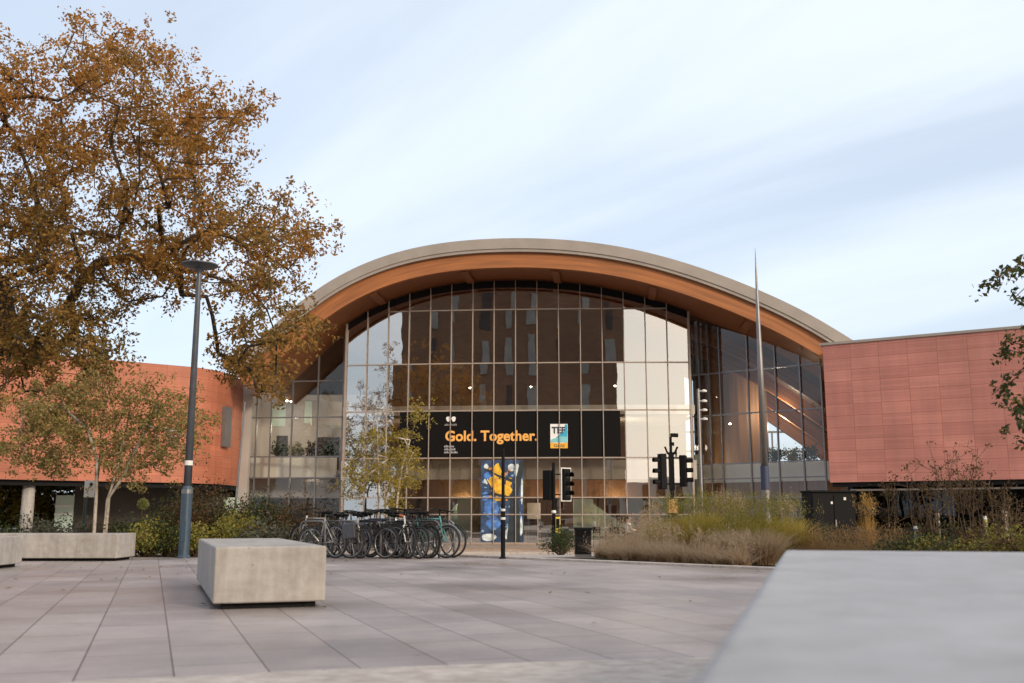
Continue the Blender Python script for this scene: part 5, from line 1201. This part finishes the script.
fc = {'grey': M['frame_default'], 'silver': mat('bike_silver', (0.45, 0.44, 0.43), 0.35, 0.5, 0.05), 'teal': mat('bike_teal', (0.09, 0.30, 0.30), 0.35, 0.1, 0.05, coat=0.3), 'blue': mat('bike_blue', (0.03, 0.05, 0.20), 0.35, 0.1, 0.05, coat=0.3),
      'white': mat('bike_white', (0.72, 0.70, 0.68), 0.4, 0, 0.04, coat=0.3), 'black': mat('bike_black', (0.012, 0.012, 0.013), 0.35, 0.2, 0.05, coat=0.3), 'maroon': mat('bike_maroon', (0.12, 0.02, 0.03), 0.35, 0.1, 0.05, coat=0.3), 'green': mat('bike_green', (0.04, 0.09, 0.05), 0.35, 0.1, 0.05, coat=0.3)}
orange = mat('orange_saddle', (0.60, 0.16, 0.05), 0.6)
bikes = [  # px of the middle, distance, heading, colour, what
    (318, 21.6, 152, 'silver', 'silver bicycle at the left end of the rack, half behind the square block'), (330, 21.4, 150, 'grey', 'grey bicycle second from the left end of the rack'),
    (344, 21.5, -32, 'silver', 'pale silver bicycle with its front wheel turned to the viewer, third from the left end'), (354, 22.0, 146, 'blue', 'dark blue bicycle fourth from the left end of the rack'),
    (366, 21.3, -36, 'black', 'black bicycle in the left half of the rack with its whole wheel in view'), (377, 21.6, -38, 'grey', 'dark grey bicycle in the middle of the rack, left of the white one'),
    (386, 21.9, 142, 'maroon', 'dark red bicycle in the middle of the rack'), (394, 21.5, -40, 'white', 'bicycle with a white frame tube in the middle of the rack'),
    (403, 21.3, -38, 'black', 'black bicycle right of the white one'), (408, 21.5, -40, 'green', 'dark green bicycle with an orange saddle cover'), (416, 21.7, 140, 'black', 'black bicycle left of the teal one'),
    (424, 21.5, -38, 'teal', 'teal bicycle near the right end of the rack'), (432, 21.8, -34, 'black', 'black bicycle at the right end of the rack'),
    (336, 22.7, 30, 'black', 'black bicycle in the back row behind the pale silver one'), (352, 22.9, -150, 'grey', 'grey bicycle in the back row behind the dark blue one'), (372, 22.7, 28, 'blue', 'blue bicycle in the back row near the middle'),
    (390, 22.9, -146, 'black', 'black bicycle in the back row behind the white framed one'), (408, 22.7, 34, 'maroon', 'dark red bicycle in the back row behind the green one'), (424, 22.9, -150, 'grey', 'grey bicycle in the back row behind the teal one')]
proto = make_bike()
bike_list = [proto]+[copy_tree(proto) for _ in bikes[1:]]
for i, (px, Y, hd, cl, lab) in enumerate(bikes):
    e = bike_list[i]
    e.location = (xat(px, Y), Y, gz(Y)+0.006); e.rotation_euler = (R(rnd.uniform(-4, 4)), 0, R(hd+rnd.uniform(-13, 13))); sc_ = rnd.uniform(0.95, 1.03); e.scale = (sc_,)*3
    tag(e, lab, 'bicycle', 'bicycles parked in the rack')
    if i in (1, 4, 6, 8, 12, 14, 16):
        for s_ in ((-1, 1) if i % 4 else (1,)):
            mb = MB(); mb.box((-0.56, 0.14*s_, 0.58), (0.32, 0.12, 0.34), 0, 0, R(8)); o = mb.build('pannier', [M['dark_cloth'], M['frame_default'], M['rubber']][i % 3], e, bevel=0.025)
        mb = MB(); mb.tube([(-0.72, 0, 0.74), (-0.3, 0, 0.74)], 0.012, 5); mb.tube([(-0.66, 0.05, 0.74), (-0.53, 0.06, 0.36)], 0.008, 4); mb.build('rack', M['grey_metal'], e)
    elif i in (0, 3, 9, 10):
        mb = MB()
        for z_, w_ in ((0.80, 0.13), (0.88, 0.15), (0.96, 0.165)): mb.tube([(0.52-w_, -w_, z_), (0.52+w_, -w_, z_), (0.52+w_, w_, z_), (0.52-w_, w_, z_)], 0.009, 4, True)
        for a in np.linspace(-1, 1, 6): mb.tube([(0.52+0.13, 0.13*a, 0.80), (0.52+0.165, 0.165*a, 0.96)], 0.006, 4); mb.tube([(0.52+0.13*a, -0.13, 0.80), (0.52+0.165*a, -0.165, 0.96)], 0.006, 4); mb.tube([(0.52+0.13*a, 0.13, 0.80), (0.52+0.165*a, 0.165, 0.96)], 0.006, 4)
        mb.box((0.52, 0, 0.80), (0.26, 0.26, 0.01)); mb.build('basket', M['rubber'], e)
    for ch_ in e.children:
        st = ch_.name.split('.')[0]
        if st in ('frame', 'fork'): ch_.material_slots[0].link = 'OBJECT'; ch_.material_slots[0].material = fc[cl]
        if st == 'saddle' and cl == 'green': ch_.material_slots[0].link = 'OBJECT'; ch_.material_slots[0].material = orange
        if st == 'mudguard' and cl in ('teal',): ch_.material_slots[0].link = 'OBJECT'; ch_.material_slots[0].material = M['chrome']
s0 = None
for i, (px, Y) in enumerate([(312, 21.7), (345, 21.5), (367, 21.5), (397, 21.5), (425, 21.7), (440, 21.9)]):
    x = xat(px, Y)
    if s0 is None:
        mb = MB(); pts = [(-0.4, 0, 0), (-0.4, 0, 0.62), (-0.36, 0, 0.72), (-0.28, 0, 0.76), (0.28, 0, 0.76), (0.36, 0, 0.72), (0.4, 0, 0.62), (0.4, 0, 0)]
        mb.tube(pts, 0.027, 10); o = mb.build('cycle_stand', M['steel'], smooth=True); s0 = o
    else: o = s0.copy(); COL.objects.link(o)
    o.location = (x, Y-0.02, gz(Y)+0.004); o.rotation_euler = (0, 0, R(-38))
    tag(o, ['steel hoop cycle stand at the left end, behind the square block', 'steel hoop cycle stand between the pale silver and dark blue bicycles', 'steel hoop cycle stand below the black bicycle in the left half', 'steel hoop cycle stand below the white framed bicycle', 'steel hoop cycle stand left of the teal bicycle', 'steel hoop cycle stand at the right end of the rack'][i], 'cycle stand', 'hoop stands of the cycle rack')

# ------------------------------------------------------------------ cafe seats and the seated person
def skinned(name, verts, edges, rad, m, parent=None, sub=2):
    me = bpy.data.meshes.new(name); me.from_pydata(verts, edges, []); o = bpy.data.objects.new(name, me); COL.objects.link(o)
    s_ = o.modifiers.new('s', 'SKIN'); sbm = o.modifiers.new('d', 'SUBSURF'); sbm.levels = sub; sbm.render_levels = sub
    for i, q in enumerate(rad): me.skin_vertices[0].data[i].radius = (q, q)
    me.skin_vertices[0].data[0].use_root = True
    bpy.context.view_layer.update(); dg = bpy.context.evaluated_depsgraph_get(); m2 = bpy.data.meshes.new_from_object(o.evaluated_get(dg)); bpy.data.objects.remove(o)
    m2.materials.clear(); m2.materials.append(m); m2.polygons.foreach_set('use_smooth', [True]*len(m2.polygons)); o = bpy.data.objects.new(name, m2); COL.objects.link(o)
    if parent: o.parent = parent
    return o
def seated(x, y, z, rz, label, top, legm):
    e = empty('person', (x, y, z), label, 'person', None, rz)
    # body: seat at 0.45, facing -y, arms towards the table
    V = [(0, 0, 0.52), (0, -0.01, 0.72), (0, -0.03, 0.95), (0, -0.04, 1.06), (0, -0.06, 1.14), (0, -0.08, 1.24), (0, -0.08, 1.32)]; E_ = [(i, i+1) for i in range(6)]; Rr = [0.15, 0.13, 0.145, 0.10, 0.055, 0.085, 0.075]
    for s_ in (-1, 1):
        k = len(V); V += [(0.10*s_, -0.02, 0.50), (0.12*s_, -0.42, 0.50), (0.12*s_, -0.44, 0.10), (0.12*s_, -0.44, 0.05), (0.13*s_, -0.58, 0.035)]; E_ += [(0, k), (k, k+1), (k+1, k+2), (k+2, k+3), (k+3, k+4)]; Rr += [0.085, 0.065, 0.042, 0.045, 0.035]
        k = len(V); V += [(0.18*s_, -0.03, 1.0), (0.22*s_, -0.10, 0.76), (0.14*s_, -0.32, 0.74), (0.12*s_, -0.38, 0.745)]; E_ += [(2, k), (k, k+1), (k+1, k+2), (k+2, k+3)]; Rr += [0.06, 0.045, 0.034, 0.03]
        for f in range(4):
            kk = len(V); V += [(0.12*s_+(f-1.5)*0.018, -0.42, 0.745), (0.12*s_+(f-1.5)*0.02, -0.46-0.01*(f in (1, 2)), 0.735)]; E_ += [(k+3, kk), (kk, kk+1)]; Rr += [0.009, 0.008]
        kk = len(V); V += [(0.12*s_-0.035*s_, -0.39, 0.75), (0.12*s_-0.05*s_, -0.42, 0.745)]; E_ += [(k+3, kk), (kk, kk+1)]; Rr += [0.01, 0.009]
    skinned('body', V, E_, Rr, M['skin'], e)
    V = [(0, 0, 0.56), (0, -0.01, 0.74), (0, -0.03, 0.96), (0, -0.045, 1.07)]; E_ = [(0, 1), (1, 2), (2, 3)]; Rr = [0.165, 0.15, 0.16, 0.10]
    for s_ in (-1, 1):
        k = len(V); V += [(0.185*s_, -0.03, 1.0), (0.22*s_, -0.10, 0.76), (0.15*s_, -0.29, 0.74)]; E_ += [(2, k), (k, k+1), (k+1, k+2)]; Rr += [0.075, 0.062, 0.05]
    skinned('jacket', V, E_, Rr, top, e)
    V = [(0, 0, 0.54)]; E_ = []; Rr = [0.155]
    for s_ in (-1, 1):
        k = len(V); V += [(0.10*s_, -0.02, 0.51), (0.12*s_, -0.42, 0.50), (0.12*s_, -0.44, 0.14)]; E_ += [(0, k), (k, k+1), (k+1, k+2)]; Rr += [0.098, 0.078, 0.056]
    skinned('trousers', V, E_, Rr, legm, e)
    skinned('hair', [(0, -0.06, 1.36), (0, -0.03, 1.30), (0, -0.01, 1.20)], [(0, 1), (1, 2)], [0.075, 0.095, 0.06], M['hair'], e)
    for s_ in (-1, 1):
        mb = MB(); mb.lathe([(0.004, -0.008), (0.011, 0), (0.004, 0.008)], (0.03*s_, -0.155, 1.275), 8); mb.build('eye', M['ink'], e)
    mb = MB(); mb.tube([(0, -0.155, 1.28), (0, -0.18, 1.245), (0, -0.16, 1.235)], [0.008, 0.013, 0.008], 6); mb.build('nose', M['skin'], e)
    return e
CY = 42.0; cz = gz(CY)
chair0 = None
def cafe_chair(x, y, rz, lab):
    global chair0
    if chair0 is None:
        e = bpy.data.objects.new('cafe_chair', None); COL.objects.link(e); chair0 = e
        mb = MB(); mb.box((0, 0, 0.45), (0.42, 0.42, 0.03)); mb.build('seat', M['dark_metal'], e, bevel=0.01)
        mb = MB(); mb.box((0, 0.21, 0.74), (0.42, 0.03, 0.26), 0, R(-8)); mb.build('backrest', M['dark_metal'], e, bevel=0.01)
        for sx_ in (-0.18, 0.18):
            mb = MB(); mb.tube([(sx_, -0.18, 0), (sx_, -0.17, 0.44)], 0.014, 6); mb.build('leg', M['dark_metal'], e)
            mb = MB(); mb.tube([(sx_, 0.22, 0), (sx_, 0.18, 0.44), (sx_, 0.23, 0.86)], 0.014, 6); mb.build('leg', M['dark_metal'], e)
    else: e = copy_tree(chair0)
    e.location = (x, y, gz(y)+0.002); e.rotation_euler = (0, 0, rz); return tag(e, lab, 'chair', 'cafe chairs outside the glass')
# the terrace stands on a raised deck
dk = MB(); dk.box((xat(628, 43), 43.2, gz(43)+0.09), (6.0, 4.2, 0.2)); o = dk.build('terrace_deck', M['step'], bevel=0.01); o['kind'] = 'structure'
dz = gz(43)+0.19
for px, Y, rz, lab in [(600, 43.4, 40, 'dark cafe chair nearest to the litter bin'), (608, 44.2, -60, 'dark cafe chair second from the litter bin'), (616, 43.2, 160, 'dark cafe chair left of the person in white'), (628, 43.0, 100, 'dark cafe chair the person in white sits on')]:
    e = cafe_chair(xat(px, Y), Y, R(rz), lab); e.location.z = dz
seated(xat(628, 43.0), 43.0, dz, R(100), 'person in a white top seated outside the glass, seen over the grass', M['white_cloth'], M['dark_cloth'])
for px, Y, lab in [(606, 43.5, 'round dark cafe table between the empty chairs'), (617, 42.6, 'round dark cafe table in front of the person in white')]:
    e = empty('cafe_table', (xat(px, Y), Y, dz), lab, 'table', 'cafe tables outside the glass')
    mb = MB(); mb.lathe([(0.33, 0.72), (0.35, 0.73), (0.35, 0.745), (0.33, 0.75)], n=24); mb.build('table_top', M['dark_metal'], e)
    mb = MB(); mb.lathe([(0.22, 0), (0.22, 0.015), (0.03, 0.04), (0.025, 0.72)], n=16); mb.build('pedestal', M['dark_metal'], e)
# things just inside the doors
e = empty('wooden_table', (xat(533, 63.5), 63.4, ZB-0.02), 'low wooden table inside the doors right of the painted panel', 'table')
mb = MB(); mb.box((0, 0, 0.75), (1.0, 0.6, 0.06)); mb.build('table_top', M['wood_post'], e)
for a in (-0.44, 0.44):
    for b_ in (-0.24, 0.24): mb = MB(); mb.box((a, b_, 0.36), (0.07, 0.07, 0.72)); mb.build('leg', M['wood_post'], e)
e = empty('info_board', (xat(534, 64.5), 64.6, ZB-0.02), 'pale square board inside the doors above the wooden table', 'board')
mb = MB(); mb.box((0, 0, 2.0), (0.85, 0.06, 1.0)); mb.build('panel', M['white_wall'], e)
for a in (-0.36, 0.36): mb = MB(); mb.box((a, 0.03, 0.75), (0.05, 0.05, 1.5)); mb.build('leg', M['grey_metal'], e)
